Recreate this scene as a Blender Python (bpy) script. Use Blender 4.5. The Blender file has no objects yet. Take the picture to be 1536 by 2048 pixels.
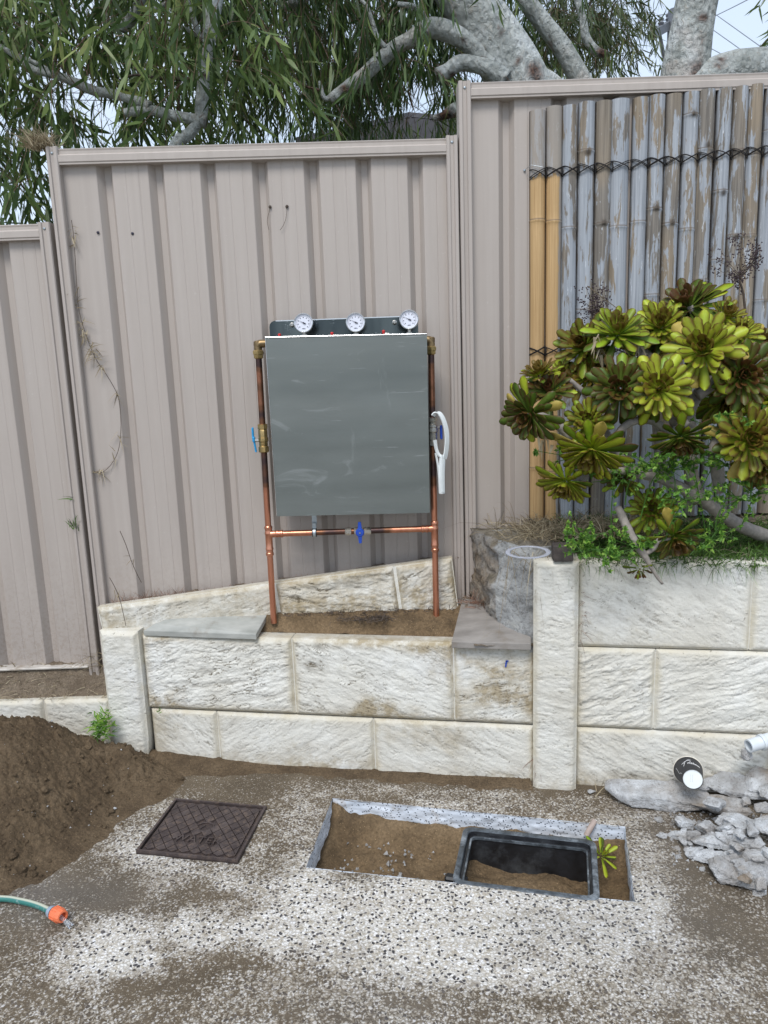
import bpy, math, random
import numpy as np
from mathutils import Vector, Matrix, Quaternion
random.seed(7); np.random.seed(7)
R_ = math.radians
scene = bpy.context.scene
col = scene.collection

# ------------------------------------------------------------------ camera
FPX, PITCH, ROLL = 1500.0, R_(10.7), R_(2.05)
CAM = np.array([0, 0, 1.5])
Fv = np.array([0, math.cos(PITCH), -math.sin(PITCH)])
_U0 = np.array([0, math.sin(PITCH), math.cos(PITCH)]); _R0 = np.array([1.0, 0, 0])
Rv = math.cos(ROLL)*_R0 - math.sin(ROLL)*_U0
Uv = math.cos(ROLL)*_U0 + math.sin(ROLL)*_R0
cd = bpy.data.cameras.new('camera'); cam = bpy.data.objects.new('camera', cd); col.objects.link(cam)
cd.sensor_fit = 'VERTICAL'; cd.sensor_height = 24; cd.lens = 24*FPX/2048; cd.clip_end = 500; cd.clip_start = 0.05
M = Matrix(((Rv[0], Uv[0], -Fv[0], 0), (Rv[1], Uv[1], -Fv[1], 0), (Rv[2], Uv[2], -Fv[2], 1.5), (0, 0, 0, 1)))
cam.matrix_world = M
scene.camera = cam
# ------------------------------------------------------------------ world, sun, exposure (overcast)
SUN_EL, SUN_AZ = R_(54), R_(198)
w = bpy.data.worlds.new('World'); scene.world = w; w.use_nodes = True
nt = w.node_tree; nt.nodes.clear()
wo = nt.nodes.new('ShaderNodeOutputWorld'); bg = nt.nodes.new('ShaderNodeBackground')
sk = nt.nodes.new('ShaderNodeTexSky'); sk.sky_type = 'NISHITA'; sk.sun_disc = False
sk.sun_elevation = SUN_EL; sk.sun_rotation = SUN_AZ; sk.air_density = 1.0; sk.dust_density = 2.0
mx = nt.nodes.new('ShaderNodeMix'); mx.data_type = 'RGBA'; mx.inputs[0].default_value = 0.72
nz = nt.nodes.new('ShaderNodeTexNoise'); nz.inputs['Scale'].default_value = 2.2; nz.inputs['Detail'].default_value = 5
cr = nt.nodes.new('ShaderNodeValToRGB')
cr.color_ramp.elements[0].color = (6.2, 7.6, 9.6, 1); cr.color_ramp.elements[0].position = 0.35
cr.color_ramp.elements[1].color = (8.0, 9.1, 10.6, 1); cr.color_ramp.elements[1].position = 0.65
nt.links.new(nz.outputs['Fac'], cr.inputs[0])
nt.links.new(sk.outputs[0], mx.inputs[6]); nt.links.new(cr.outputs[0], mx.inputs[7])
nt.links.new(mx.outputs[2], bg.inputs[0]); bg.inputs[1].default_value = 0.075
nt.links.new(bg.outputs[0], wo.inputs[0])
sl = bpy.data.lights.new('sun', 'SUN'); sl.energy = 1.5; sl.angle = R_(24); sl.color = (1, 0.97, 0.93)
so = bpy.data.objects.new('sun', sl); col.objects.link(so)
_sd = Vector((math.sin(SUN_AZ)*math.cos(SUN_EL), math.cos(SUN_AZ)*math.cos(SUN_EL), math.sin(SUN_EL)))
so.rotation_euler = _sd.to_track_quat('Z', 'Y').to_euler()
scene.view_settings.view_transform = 'Standard'; scene.view_settings.look = 'None'
scene.view_settings.gamma = 1.0; scene.view_settings.exposure = 0.80
scene.view_settings.use_curve_mapping = False
scene.cycles.max_bounces = 8; scene.cycles.transparent_max_bounces = 12

# ------------------------------------------------------------------ pixel <-> place helpers (photo 1536x2048), used to read real positions off known planes
def ray(x, y): return Fv + Rv*((x-768)/FPX) - Uv*((y-1024)/FPX)
def gz(x, y, z=0.0):
    v = ray(x, y); return CAM + v*((z-CAM[2])/v[2])
def at(x, y, Y):
    v = ray(x, y); return CAM + v*(Y/v[1])
def onpl(x, y, P, n):
    v = ray(x, y); return CAM + v*(((P-CAM)@n)/(v@n))
def proj(P):
    P = np.asarray(P, float) - CAM
    d = P@Fv
    return 768+FPX*(P@Rv)/d, 1024-FPX*(P@Uv)/d

# ------------------------------------------------------------------ numpy noise
_rs = np.random.RandomState(3); _PT = _rs.rand(4096)
def _h(ix, iy, iz):
    h = (ix.astype(np.int64)*73856093) ^ (iy.astype(np.int64)*19349663) ^ (iz.astype(np.int64)*83492791)
    return _PT[(h & 0x7fffffff) % 4096]
def vnoise(x, y, z=0.0):
    x = np.asarray(x, float); y = np.asarray(y, float); z = np.asarray(z, float)+0*x
    ix = np.floor(x); iy = np.floor(y); iz = np.floor(z)
    fx = x-ix; fy = y-iy; fz = z-iz
    fx = fx*fx*(3-2*fx); fy = fy*fy*(3-2*fy); fz = fz*fz*(3-2*fz)
    r = 0
    for a in (0, 1):
        for b in (0, 1):
            for c in (0, 1):
                r = r + _h(ix+a, iy+b, iz+c)*(fx if a else 1-fx)*(fy if b else 1-fy)*(fz if c else 1-fz)
    return r
def fbm(x, y, z=0.0, o=4, g=0.5):
    s = 0; a = 1; t = 0
    for i in range(o):
        s = s + a*vnoise(x*2**i+17*i, y*2**i+5*i, z*2**i+3.1*i if not np.isscalar(z) or z else 0.0+i*7); t += a; a *= g
    return s/t
def sst(a, b, x):
    t = np.clip((x-a)/(b-a), 0, 1); return t*t*(3-2*t)

# ------------------------------------------------------------------ object helpers
WORG = {}
def prop(o, label=None, cat=None, group=None, kind=None):
    if label: o['label'] = label
    if cat: o['category'] = cat
    if group: o['group'] = group
    if kind: o['kind'] = kind
    return o
def empty(name, loc, label=None, cat=None, group=None, parent=None):
    o = bpy.data.objects.new(name, None); col.objects.link(o); o.empty_display_size = 0.05
    loc = Vector([float(c) for c in loc])
    if parent is not None:
        o.parent = parent; o.location = loc-WORG[parent.name]
    else: o.location = loc
    WORG[o.name] = loc
    return prop(o, label, cat, group)
def mk(name, V, Fc, mat, parent=None, smooth=False, attrs=None, origin=None, mats=None, mi=None, **kw):
    """verts in place coordinates; the object's origin goes to the bottom centre of the piece"""
    V = np.asarray(V, float).reshape(-1, 3)
    if origin is None:
        lo = V.min(0); hi = V.max(0); origin = ((lo[0]+hi[0])/2, (lo[1]+hi[1])/2, lo[2])
    origin = np.array([float(c) for c in origin])
    me = bpy.data.meshes.new(name)
    if isinstance(Fc, np.ndarray):
        n, k = Fc.shape
        me.vertices.add(len(V)); me.vertices.foreach_set('co', (V-origin).astype(np.float32).ravel())
        me.loops.add(n*k); me.loops.foreach_set('vertex_index', Fc.astype(np.int32).ravel())
        me.polygons.add(n); me.polygons.foreach_set('loop_start', np.arange(0, n*k, k, dtype=np.int32))
        me.update(calc_edges=True)
    else:
        me.from_pydata((V-origin).tolist(), [], [list(f) for f in Fc])
    me.polygons.foreach_set('use_smooth', [smooth]*len(me.polygons))
    if attrs:
        for k_, a in attrs.items():
            at_ = me.attributes.new(k_, 'FLOAT', 'POINT'); at_.data.foreach_set('value', np.asarray(a, np.float32).ravel())
    for m in (mats or [mat]): me.materials.append(m)
    if mi is not None: me.polygons.foreach_set('material_index', np.asarray(mi, np.int32))
    me.update()
    o = bpy.data.objects.new(name, me); col.objects.link(o)
    if parent is not None:
        o.parent = parent; o.location = Vector(origin)-WORG[parent.name]
    else: o.location = Vector(origin)
    WORG[o.name] = Vector(origin)
    return prop(o, **kw)
class MB:
    def __init__(s): s.v = []; s.f = []
    def add(s, V, F):
        b = len(s.v); s.v += [tuple(float(c) for c in p) for p in V]; s.f += [tuple(i+b for i in f) for f in F]; return s
    def box(s, c, d, rot=None, bev=0.0):
        hx, hy, hz = d[0]/2, d[1]/2, d[2]/2
        if bev > 0:
            V = []; b = min(bev, hx*.9, hy*.9, hz*.9)
            import itertools
            for sx in (-1, 1):
                for sy in (-1, 1):
                    for sz in (-1, 1):
                        V += [(sx*(hx-b), sy*(hy-b), sz*hz), (sx*(hx-b), sy*hy, sz*(hz-b)), (sx*hx, sy*(hy-b), sz*(hz-b))]
            def i(a, b_, c_, k): return ((a > 0)*4+(b_ > 0)*2+(c_ > 0))*3+k
            F = []
            for sz in (-1, 1): F.append([i(-1, -1, sz, 0), i(1, -1, sz, 0), i(1, 1, sz, 0), i(-1, 1, sz, 0)][::sz])
            for sy in (-1, 1): F.append([i(-1, sy, -1, 1), i(-1, sy, 1, 1), i(1, sy, 1, 1), i(1, sy, -1, 1)][::sy])
            for sx in (-1, 1): F.append([i(sx, -1, -1, 2), i(sx, 1, -1, 2), i(sx, 1, 1, 2), i(sx, -1, 1, 2)][::sx])
            for sx in (-1, 1):
                for sy in (-1, 1):
                    F.append([i(sx, sy, -1, 1), i(sx, sy, -1, 2), i(sx, sy, 1, 2), i(sx, sy, 1, 1)])
                for sz in (-1, 1): F.append([i(sx, -1, sz, 0), i(sx, -1, sz, 2), i(sx, 1, sz, 2), i(sx, 1, sz, 0)])
            for sy in (-1, 1):
                for sz in (-1, 1): F.append([i(-1, sy, sz, 0), i(-1, sy, sz, 1), i(1, sy, sz, 1), i(1, sy, sz, 0)])
            for sx in (-1, 1):
                for sy in (-1, 1):
                    for sz in (-1, 1): F.append([i(sx, sy, sz, 0), i(sx, sy, sz, 1), i(sx, sy, sz, 2)])
        else:
            V = [(x, y, z) for x in (-hx, hx) for y in (-hy, hy) for z in (-hz, hz)]
            F = [(0, 1, 3, 2), (4, 6, 7, 5), (0, 4, 5, 1), (2, 3, 7, 6), (0, 2, 6, 4), (1, 5, 7, 3)]
        V = np.array(V)
        if rot is not None: V = V@np.array(rot).T
        return s.add(V+np.array(c), F)
    def tube(s, pts, rad, n=8, cap=True, smooth=0):
        P = [np.array(p, float) for p in pts]
        if np.isscalar(rad): rad = [rad]*len(P)
        rad = list(rad)
        if smooth and len(P) > 2:
            Q = []; RR = []
            for i in range(len(P)-1):
                p0 = P[max(i-1, 0)]; p1 = P[i]; p2 = P[i+1]; p3 = P[min(i+2, len(P)-1)]
                for k in range(smooth):
                    t = k/smooth
                    Q.append(.5*((2*p1)+(-p0+p2)*t+(2*p0-5*p1+4*p2-p3)*t*t+(-p0+3*p1-3*p2+p3)*t**3))
                    RR.append(rad[i]*(1-t)+rad[i+1]*t)
            Q.append(P[-1]); RR.append(rad[-1]); P = Q; rad = RR
        V = []; F = []; up = None
        for i, p in enumerate(P):
            t = P[min(i+1, len(P)-1)]-P[max(i-1, 0)]; t = t/(np.linalg.norm(t)+1e-12)
            if up is None:
                up = np.cross(t, [0, 0, 1]) if abs(t[2]) < .9 else np.cross(t, [0, 1, 0])
            up = up-t*(up@t); up = up/(np.linalg.norm(up)+1e-12); b = np.cross(t, up)
            for k in range(n):
                a = 2*math.pi*k/n; V.append(p+rad[i]*(math.cos(a)*up+math.sin(a)*b))
        for i in range(len(P)-1):
            for k in range(n):
                F.append((i*n+k, i*n+(k+1) % n, (i+1)*n+(k+1) % n, (i+1)*n+k))
        if cap: F += [tuple(range(n))[::-1], tuple(range((len(P)-1)*n, len(P)*n))]
        return s.add(V, F)
    def lathe(s, c, axis, prof, n=20, cap=True):
        """prof: list of (distance along axis, radius)"""
        ax = np.array(axis, float); ax /= np.linalg.norm(ax)
        pts = [np.array(c)+ax*d for d, r in prof]
        up = np.cross(ax, [0, 0, 1]) if abs(ax[2]) < .9 else np.cross(ax, [0, 1, 0])
        up /= np.linalg.norm(up); b = np.cross(ax, up); V = []; F = []
        for (d, r), p in zip(prof, pts):
            for k in range(n):
                a = 2*math.pi*(k+.5)/n; V.append(p+r*(math.cos(a)*up+math.sin(a)*b))
        for i in range(len(prof)-1):
            for k in range(n): F.append((i*n+k, i*n+(k+1) % n, (i+1)*n+(k+1) % n, (i+1)*n+k))
        if cap: F += [tuple(range(n))[::-1], tuple(range((len(prof)-1)*n, len(prof)*n))]
        return s.add(V, F)
    def out(s, name, mat, parent=None, smooth=False, **kw): return mk(name, s.v, s.f, mat, parent, smooth, **kw)
def autosmooth(o, deg=40):
    me = o.data; me.polygons.foreach_set('use_smooth', [True]*len(me.polygons))
    try: me.set_sharp_from_angle(angle=R_(deg))
    except Exception: pass
    return o
def gridfaces(nx, ny):
    i = np.arange(nx-1)[:, None]*ny+np.arange(ny-1)[None, :]
    i = i.ravel(); return np.stack([i, i+ny, i+ny+1, i+1], 1)
def rotz(a): return np.array([[math.cos(a), -math.sin(a), 0], [math.sin(a), math.cos(a), 0], [0, 0, 1]])

# ------------------------------------------------------------------ material helper
class N:
    def __init__(s, name):
        s.m = bpy.data.materials.new(name); s.m.use_nodes = True; s.t = s.m.node_tree
        s.b = s.t.nodes['Principled BSDF']; s.L = s.t.links
        s.tc = s.t.nodes.new('ShaderNodeTexCoord'); s.geo = None
    def nd(s, t): return s.t.nodes.new(t)
    def _in(s, sock, v):
        if v is None: return
        if isinstance(v, bpy.types.NodeSocket): s.L.new(v, sock)
        elif isinstance(v, (tuple, list)) and len(v) == 3 and sock.type == 'RGBA': sock.default_value = (*v, 1)
        elif sock.type == 'RGBA' and np.isscalar(v): sock.default_value = (v, v, v, 1)
        else: sock.default_value = v
    def obj(s, scale=(1, 1, 1), rot=(0, 0, 0), src='Object'):
        m = s.nd('ShaderNodeMapping'); m.inputs['Scale'].default_value = scale; m.inputs['Rotation'].default_value = rot
        s.L.new(s.tc.outputs[src], m.inputs[0]); return m.outputs[0]
    def pos(s, scale=(1, 1, 1), rot=(0, 0, 0)):
        g = s.nd('ShaderNodeNewGeometry'); m = s.nd('ShaderNodeMapping'); m.inputs['Scale'].default_value = scale; m.inputs['Rotation'].default_value = rot
        s.L.new(g.outputs['Position'], m.inputs[0]); return m.outputs[0]
    def noise(s, vec, scale, detail=4, rough=.55, dist=0.0):
        n = s.nd('ShaderNodeTexNoise'); s._in(n.inputs['Vector'], vec); n.inputs['Scale'].default_value = scale
        n.inputs['Detail'].default_value = detail; n.inputs['Roughness'].default_value = rough; n.inputs['Distortion'].default_value = dist
        return n.outputs['Fac']
    def vor(s, vec, scale, feat='F1', out='Distance', rnd=1.0):
        n = s.nd('ShaderNodeTexVoronoi'); n.feature = feat; s._in(n.inputs['Vector'], vec); n.inputs['Scale'].default_value = scale
        n.inputs['Randomness'].default_value = rnd
        return n.outputs[out] if out else n
    def ramp(s, fac, stops, interp='LINEAR'):
        r = s.nd('ShaderNodeValToRGB'); r.color_ramp.interpolation = interp; s._in(r.inputs[0], fac)
        e = r.color_ramp.elements
        while len(e) < len(stops): e.new(0.5)
        for k, (p, c) in enumerate(stops):
            e[k].position = p; e[k].color = (*((c,)*3 if np.isscalar(c) else c), 1)
        return r.outputs[0]
    def mix(s, fac, a, b, mode='MIX'):
        n = s.nd('ShaderNodeMix'); n.data_type = 'RGBA'; n.blend_type = mode
        s._in(n.inputs[0], fac); s._in(n.inputs[6], a); s._in(n.inputs[7], b); return n.outputs[2]
    def math(s, op, a, b=None, c=None, clamp=False):
        n = s.nd('ShaderNodeMath'); n.operation = op; n.use_clamp = clamp
        s._in(n.inputs[0], a); s._in(n.inputs[1], b)
        if c is not None: s._in(n.inputs[2], c)
        return n.outputs[0]
    def attr(s, name, out='Fac'):
        n = s.nd('ShaderNodeAttribute'); n.attribute_name = name; return n.outputs[out]
    def rand(s): return s.nd('ShaderNodeObjectInfo').outputs['Random']
    def sep(s, v):
        n = s.nd('ShaderNodeSeparateXYZ'); s.L.new(v, n.inputs[0]); return n.outputs
    def bump(s, h, strength=.5, dist=.002, prev=None):
        n = s.nd('ShaderNodeBump'); n.inputs['Strength'].default_value = strength; n.inputs['Distance'].default_value = dist
        s._in(n.inputs['Height'], h)
        if prev is not None: s.L.new(prev, n.inputs['Normal'])
        return n.outputs[0]
    def done(s, color=None, rough=None, metal=None, normal=None, spec=None, **kw):
        b = s.b
        s._in(b.inputs['Base Color'], color); s._in(b.inputs['Roughness'], rough); s._in(b.inputs['Metallic'], metal)
        if normal is not None: s.L.new(normal, b.inputs['Normal'])
        if spec is not None: s._in(b.inputs['Specular IOR Level'], spec)
        for k, v in kw.items(): s._in(b.inputs[k.replace('_', ' ')], v)
        return s.m
def simple(name, c, rough=.6, metal=0.0, var=.25, scale=30, bump=.15, spec=None, dirt=None, **kw):
    n = N(name); v = n.obj()
    a = n.noise(v, scale, 5)
    c2 = tuple(max(0, x*(1-var)) for x in c); c3 = tuple(x*(1+var) for x in c)
    colr = n.ramp(a, [(.3, c2), (.7, c3)])
    if dirt:
        d = n.noise(v, scale*.35, 6, .7); f = n.ramp(d, [(.5, 0), (.68, 1)])
        colr = n.mix(f, colr, dirt)
    r = n.math('MULTIPLY_ADD', a, .25, rough-.12)
    return n.done(colr, r, metal, n.bump(n.noise(v, scale*4, 4), bump, .001), spec, **kw)

# ================================================================== MATERIALS
def m_fence():
    n = N('beige_steel'); p = n.pos()
    st = n.noise(n.pos((38, 38, 1.1)), 1.0, 5, .6)
    bl = n.noise(p, 2.3, 4)
    c = n.ramp(st, [(.25, (.395, .350, .315)), (.5, (.420, .374, .338)), (.75, (.440, .394, .358))])
    z = n.sep(p)[2]
    low = n.math('SUBTRACT', 1.0, n.math('DIVIDE', z, 2.3), clamp=True)
    dust = n.math('MULTIPLY', low, n.noise(n.pos((9, 9, 2)), 1.0, 5, .7), clamp=True)
    c = n.mix(n.math('MULTIPLY', dust, .85, clamp=True), c, (.27, .23, .205))
    sp = n.ramp(n.noise(p, 55, 3, .6), [(.70, 0), (.74, 1)])
    c = n.mix(n.math('MULTIPLY', sp, .35), c, (.5, .47, .44))
    spl = n.math('MULTIPLY', n.ramp(n.noise(p, 75, 5, .75), [(.48, 0), (.60, 1)]), n.math('SUBTRACT', 1.0, n.math('DIVIDE', n.math('SUBTRACT', z, .35), .55), clamp=True), clamp=True); c = n.mix(n.math('MULTIPLY', spl, .32), c, (.20, .15, .105))
    streak = n.ramp(n.noise(n.pos((22, 22, .55)), 1.0, 3, .5), [(.60, 0), (.75, 1)])
    c = n.mix(n.math('MULTIPLY', streak, .16), c, (.22, .19, .17))
    return n.done(c, n.math('MULTIPLY_ADD', bl, .2, .36), 0, n.bump(n.noise(n.pos((3, 3, .6)), 1.6, 3), .12, .02), .4)
M_FENCE = m_fence()
def m_white(name='white_rockface', warm=0.0):
    n = N(name); p = n.pos()
    cav = n.attr('cav'); edge = n.attr('edge'); stn = n.attr('stain')
    big = n.noise(p, 3.5, 5, .6); fine = n.noise(p, 140, 5, .65); mid = n.noise(p, 28, 5, .7)
    c = n.ramp(big, [(.3, (.58, .555, .49)), (.55, (.67, .66, .61)), (.75, (.70, .705, .69))])
    c = n.mix(n.ramp(mid, [(.52, 0), (.72, .65)]), c, (.50, .475, .40))
    c = n.mix(n.math('MULTIPLY', edge, n.ramp(n.noise(p, 11, 4), [(.35, .05), (.7, .7)]), clamp=True), c, (.60, .54, .40))
    sf = n.math('MULTIPLY', stn, n.ramp(n.noise(p, 17, 6, .75), [(.34, 0), (.58, 1)]), clamp=True)
    c = n.mix(n.math('MULTIPLY', sf, .75), c, (.27, .20, .095))
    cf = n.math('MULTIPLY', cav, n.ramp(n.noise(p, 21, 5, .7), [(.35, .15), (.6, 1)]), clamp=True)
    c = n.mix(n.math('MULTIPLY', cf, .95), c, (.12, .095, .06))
    pit = n.ramp(n.noise(p, 75, 3, .5), [(.69, 0), (.72, 1)])
    c = n.mix(n.math('MULTIPLY', pit, .55), c, (.12, .10, .075))
    h = n.math('ADD', n.math('MULTIPLY', fine, .6), mid)
    return n.done(c, .85, 0, n.bump(h, .8, .0045), .2)
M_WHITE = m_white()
def m_soil(name, c1, c2, c3, scale=1.0, bd=.006):
    n = N(name); p = n.pos()
    a = n.noise(p, 9*scale, 6, .65); f = n.noise(p, 120*scale, 5, .7); g = n.noise(p, 38*scale, 5, .6)
    c = n.ramp(a, [(.3, c1), (.5, c2), (.72, c3)])
    c = n.mix(n.ramp(f, [(.35, .55), (.6, 0)]), c, tuple(x*.45 for x in c1))
    pb = n.vor(p, 95*scale); c = n.mix(n.ramp(pb, [(.08, .8), (.13, 0)]), c, tuple(min(1, x*1.9) for x in c3))
    h = n.math('ADD', f, n.math('MULTIPLY', g, 1.2))
    return n.done(c, n.math('MULTIPLY_ADD', a, .3, .68), 0, n.bump(h, 1.0, bd*1.6), .25)
M_SOIL = m_soil('damp_brown_soil', (.085, .058, .034), (.14, .098, .058), (.20, .145, .09))
M_SAND = m_soil('yellow_brown_sand', (.10, .068, .038), (.19, .130, .072), (.27, .19, .11), 1.0, .004)
M_DSOIL = m_soil('dry_grey_brown_soil', (.14, .105, .072), (.23, .18, .13), (.33, .27, .20), 1.2)
def m_agg(name='exposed_aggregate', cut=False):
    n = N(name); p = n.pos()
    if not cut:
        warp = n.nd('ShaderNodeVectorMath'); warp.operation = 'ADD'
        nn = n.nd('ShaderNodeTexNoise'); nn.inputs['Scale'].default_value = 60; n.L.new(p, nn.inputs['Vector'])
        sc = n.nd('ShaderNodeVectorMath'); sc.operation = 'SCALE'; sc.inputs['Scale'].default_value = .016
        n.L.new(nn.outputs['Color'], sc.inputs[0]); n.L.new(p, warp.inputs[0]); n.L.new(sc.outputs[0], warp.inputs[1]); pv = warp.outputs[0]
        vn = n.vor(pv, 142, 'F1', None); d = vn.outputs['Distance']; cc = n.sep(vn.outputs['Color'])
        big = n.vor(pv, 92, 'F1', None); bc = n.sep(big.outputs['Color']); bd = big.outputs['Distance']
    else:
        vn = n.vor(p, 150, 'F1', None); d = vn.outputs['Distance']; cc = n.sep(vn.outputs['Color'])
        big = n.vor(n.pos((1, 1, 1.5), (.3, .2, .4)), 120, 'F1', None); bc = n.sep(big.outputs['Color']); bd = big.outputs['Distance']
    if cut:
        c = n.ramp(n.noise(p, 12, 4), [(.3, (.50, .55, .62)), (.7, (.66, .70, .76))])
        blk = n.math('MULTIPLY', n.math('LESS_THAN', bc[0], .42), n.math('LESS_THAN', bd, .38))
        c = n.mix(blk, c, (.07, .08, .10))
        c = n.mix(n.ramp(n.noise(p, 8, 5, .7), [(.52, 0), (.7, .8)]), c, (.33, .27, .2))
        return n.done(c, .5, 0, n.bump(n.noise(p, 60, 4), .3, .002))
    # pebbles: cream / white / grey, with larger black ones
    c = n.ramp(cc[0], [(0, (.38, .34, .27)), (.2, (.62, .59, .53)), (.6, (.76, .75, .73)), (.85, (.50, .45, .37)), (1, (.84, .84, .85))])
    gap = n.ramp(d, [(.33, 0), (.58, 1)])
    mud0 = n.attr('mud'); c = n.mix(n.math('MULTIPLY', gap, n.math('MULTIPLY_ADD', mud0, .55, .42), clamp=True), c, (.20, .17, .13))
    blk = n.math('MULTIPLY', n.math('LESS_THAN', bc[0], .42), n.ramp(bd, [(.40, 1), (.45, 0)]))
    c = n.mix(blk, c, n.ramp(bc[1], [(0, (.018, .018, .022)), (1, (.09, .085, .09))]))
    # washed-in silt: lies in the gaps first, then over the pebbles
    mud = n.attr('mud')
    nz1 = n.noise(p, 13, 6, .68); nz2 = n.noise(p, 70, 4, .6)
    m = n.math('ADD', mud, n.math('MULTIPLY', n.math('SUBTRACT', nz1, .5), 1.0))
    hgt = n.math('ADD', n.math('MULTIPLY', n.math('SUBTRACT', 1.0, n.math('MULTIPLY', d, 1.5)), .48), n.math('MULTIPLY', cc[1], .85))
    hgt = n.math('ADD', hgt, n.math('MULTIPLY', n.math('SUBTRACT', nz2, .5), .35))
    cov = n.math('MULTIPLY', n.math('SUBTRACT', n.math('MULTIPLY_ADD', m, 1.02, -.17), hgt), 3.2, clamp=True)
    mudc = n.ramp(n.noise(p, 5, 5, .65), [(.3, (.075, .056, .035)), (.6, (.120, .092, .060)), (.8, (.165, .135, .095))])
    grit = n.vor(p, 260, 'F1', None); gm = n.math('MULTIPLY', n.math('LESS_THAN', n.sep(grit.outputs['Color'])[0], .24), n.math('LESS_THAN', grit.outputs['Distance'], .36)); mudc = n.mix(n.math('MULTIPLY', gm, .75), mudc, (.42, .36, .27)); mudc = n.mix(n.ramp(n.noise(p, 230, 3, .6), [(.35, .5), (.55, 0)]), mudc, (.05, .036, .022))
    wet = n.attr('wet')
    mudc = n.mix(n.math('MULTIPLY', wet, .6), mudc, (.10, .088, .072))
    smear = n.noise(n.pos((1.0, 2.2, 1), (0, 0, .35)), 4.5, 6, .68, .8); mss = n.math('MULTIPLY', n.ramp(smear, [(.50, 0), (.66, 1)]), .45)
    m = n.math('ADD', m, mss)
    film = n.math('MULTIPLY', n.math('SUBTRACT', m, .12, clamp=True), .85, clamp=True)
    c = n.mix(n.math('MULTIPLY', film, .9), c, n.mix(.5, (.16, .12, .075), n.mix(.7, c, (.12, .09, .06))))
    c = n.mix(cov, c, mudc)
    c = n.mix(n.math('MULTIPLY', wet, .35), c, (.15, .15, .155))
    h = n.mix(cov, n.math('MULTIPLY', n.math('SUBTRACT', 1.0, d), 1.0), n.math('ADD', n.math('MULTIPLY', nz2, .5), n.math('MULTIPLY', gm, .25)))
    r = n.math('SUBTRACT', n.mix(cov, .5, .78), n.math('MULTIPLY', wet, .33))
    nrm = n.bump(h, .75, .004); nrm = n.bump(n.noise(p, 320, 3), .3, .0015, nrm)
    return n.done(c, r, 0, nrm, .45)
M_AGG = m_agg(); M_CUT = m_agg('cut_terrazzo_edge', True)
def m_cover():
    n = N('smeared_sheet_steel'); o = n.pos()
    br = n.noise(n.pos((6, 6, 260)), 1.0, 3, .5)
    hz = n.noise(n.pos((.6, .6, 7)), 1.0, 3, .5)
    sm = n.noise(n.pos((5, 5, 13), (0, .35, 0)), 1.0, 6, .62, 1.1)
    c = n.ramp(hz, [(.25, (.165, .182, .172)), (.75, (.245, .262, .248))])  # horizontal dark and light bands: soft reflections painted into the steel colour
    c = n.mix(n.ramp(sm, [(.60, 0), (.74, .45)]), c, (.42, .44, .44)); c = n.mix(n.ramp(n.noise(n.pos((14, 14, 3), (0, -.2, 0)), 1.0, 6, .7), [(.62, 0), (.78, .35)]), c, (.44, .46, .45))
    sc = n.noise(n.pos((5, 5, 120), (0, .6, 0)), 1.0, 3, .5)
    c = n.mix(n.ramp(sc, [(.70, 0), (.73, .35)]), c, (.5, .52, .52))
    r = n.math('ADD', n.math('MULTIPLY', sm, .35), n.math('MULTIPLY_ADD', br, .08, .27))
    return n.done(c, r, .8, n.bump(br, .05, .0006), .5)
M_COVER = m_cover()
def m_plate():
    n = N('polished_stainless'); c = n.ramp(n.noise(n.pos((9, 9, 1.0)), 1, 3), [(.35, (.035, .045, .05)), (.7, (.12, .14, .14))])  # dark mirror reflections are put into the base colour
    d = n.vor(n.pos(), 190); c = n.mix(n.math('MULTIPLY', n.ramp(d, [(.16, 1), (.2, 0)]), n.ramp(n.noise(n.pos(), 8, 2), [(.55, 0), (.6, .9)])), c, (.75, .77, .77))
    return n.done(c, .14, .9)
M_PLATE = m_plate()
def m_copper():
    n = N('copper_pipe'); t = n.attr('burn'); p = n.pos()
    c = n.ramp(n.noise(n.pos((40, 40, 5)), 1, 4), [(.3, (.50, .20, .12)), (.7, (.66, .30, .19))])
    tt = n.math('ADD', t, n.math('MULTIPLY', n.math('SUBTRACT', n.noise(p, 30, 4), .5), .5))
    c = n.mix(n.ramp(tt, [(.15, 0), (.5, 1)]), c, (.20, .095, .055))
    c = n.mix(n.ramp(tt, [(.75, 0), (1.1, .85)]), c, (.06, .045, .05))
    return n.done(c, n.math('MULTIPLY_ADD', t, .15, .3), .9, n.bump(n.noise(p, 120, 3), .08, .001))
M_COPPER = m_copper()
M_BRASS = simple('tarnished_brass', (.42, .30, .13), .36, .9, .3, 60, .1)
M_BRASSD = simple('dull_bronze_fitting', (.24, .17, .09), .42, .85, .35, 60, .1)
M_CHROME = simple('nickel_fitting', (.50, .48, .44), .28, .95, .15, 60, .05)
M_ZINC = simple('zinc_strap', (.42, .47, .50), .4, .8, .2, 60, .1)
M_BEZEL = simple('stainless_bezel', (.72, .73, .74), .22, .95, .06, 40, .02)
M_BLUEL = simple('light_blue_plastic', (.02, .30, .62), .38, 0, .12, 60, .05)
M_BLUED = simple('dark_blue_plastic', (.012, .06, .38), .35, 0, .15, 60, .05)
M_RED = simple('red_plastic', (.55, .02, .02), .4, 0, .1, 60, .05)
M_WPLAS = simple('white_plastic', (.74, .78, .78), .45, 0, .05, 30, .03)
M_DIAL = simple('white_dial', (.66, .68, .76), .4, 0, .03, 60, .0)
M_INK = simple('black_ink', (.012, .012, .03), .5, 0, .1, 60, .0)
M_BLACKP = simple('black_polymer', (.012, .013, .016), .5, 0, .5, 25, .3, dirt=(.055, .06, .066))
M_GREYRIM = simple('scuffed_grey_black_rim', (.055, .065, .075), .42, 0, .6, 40, .3, dirt=(.24, .27, .30))
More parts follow.
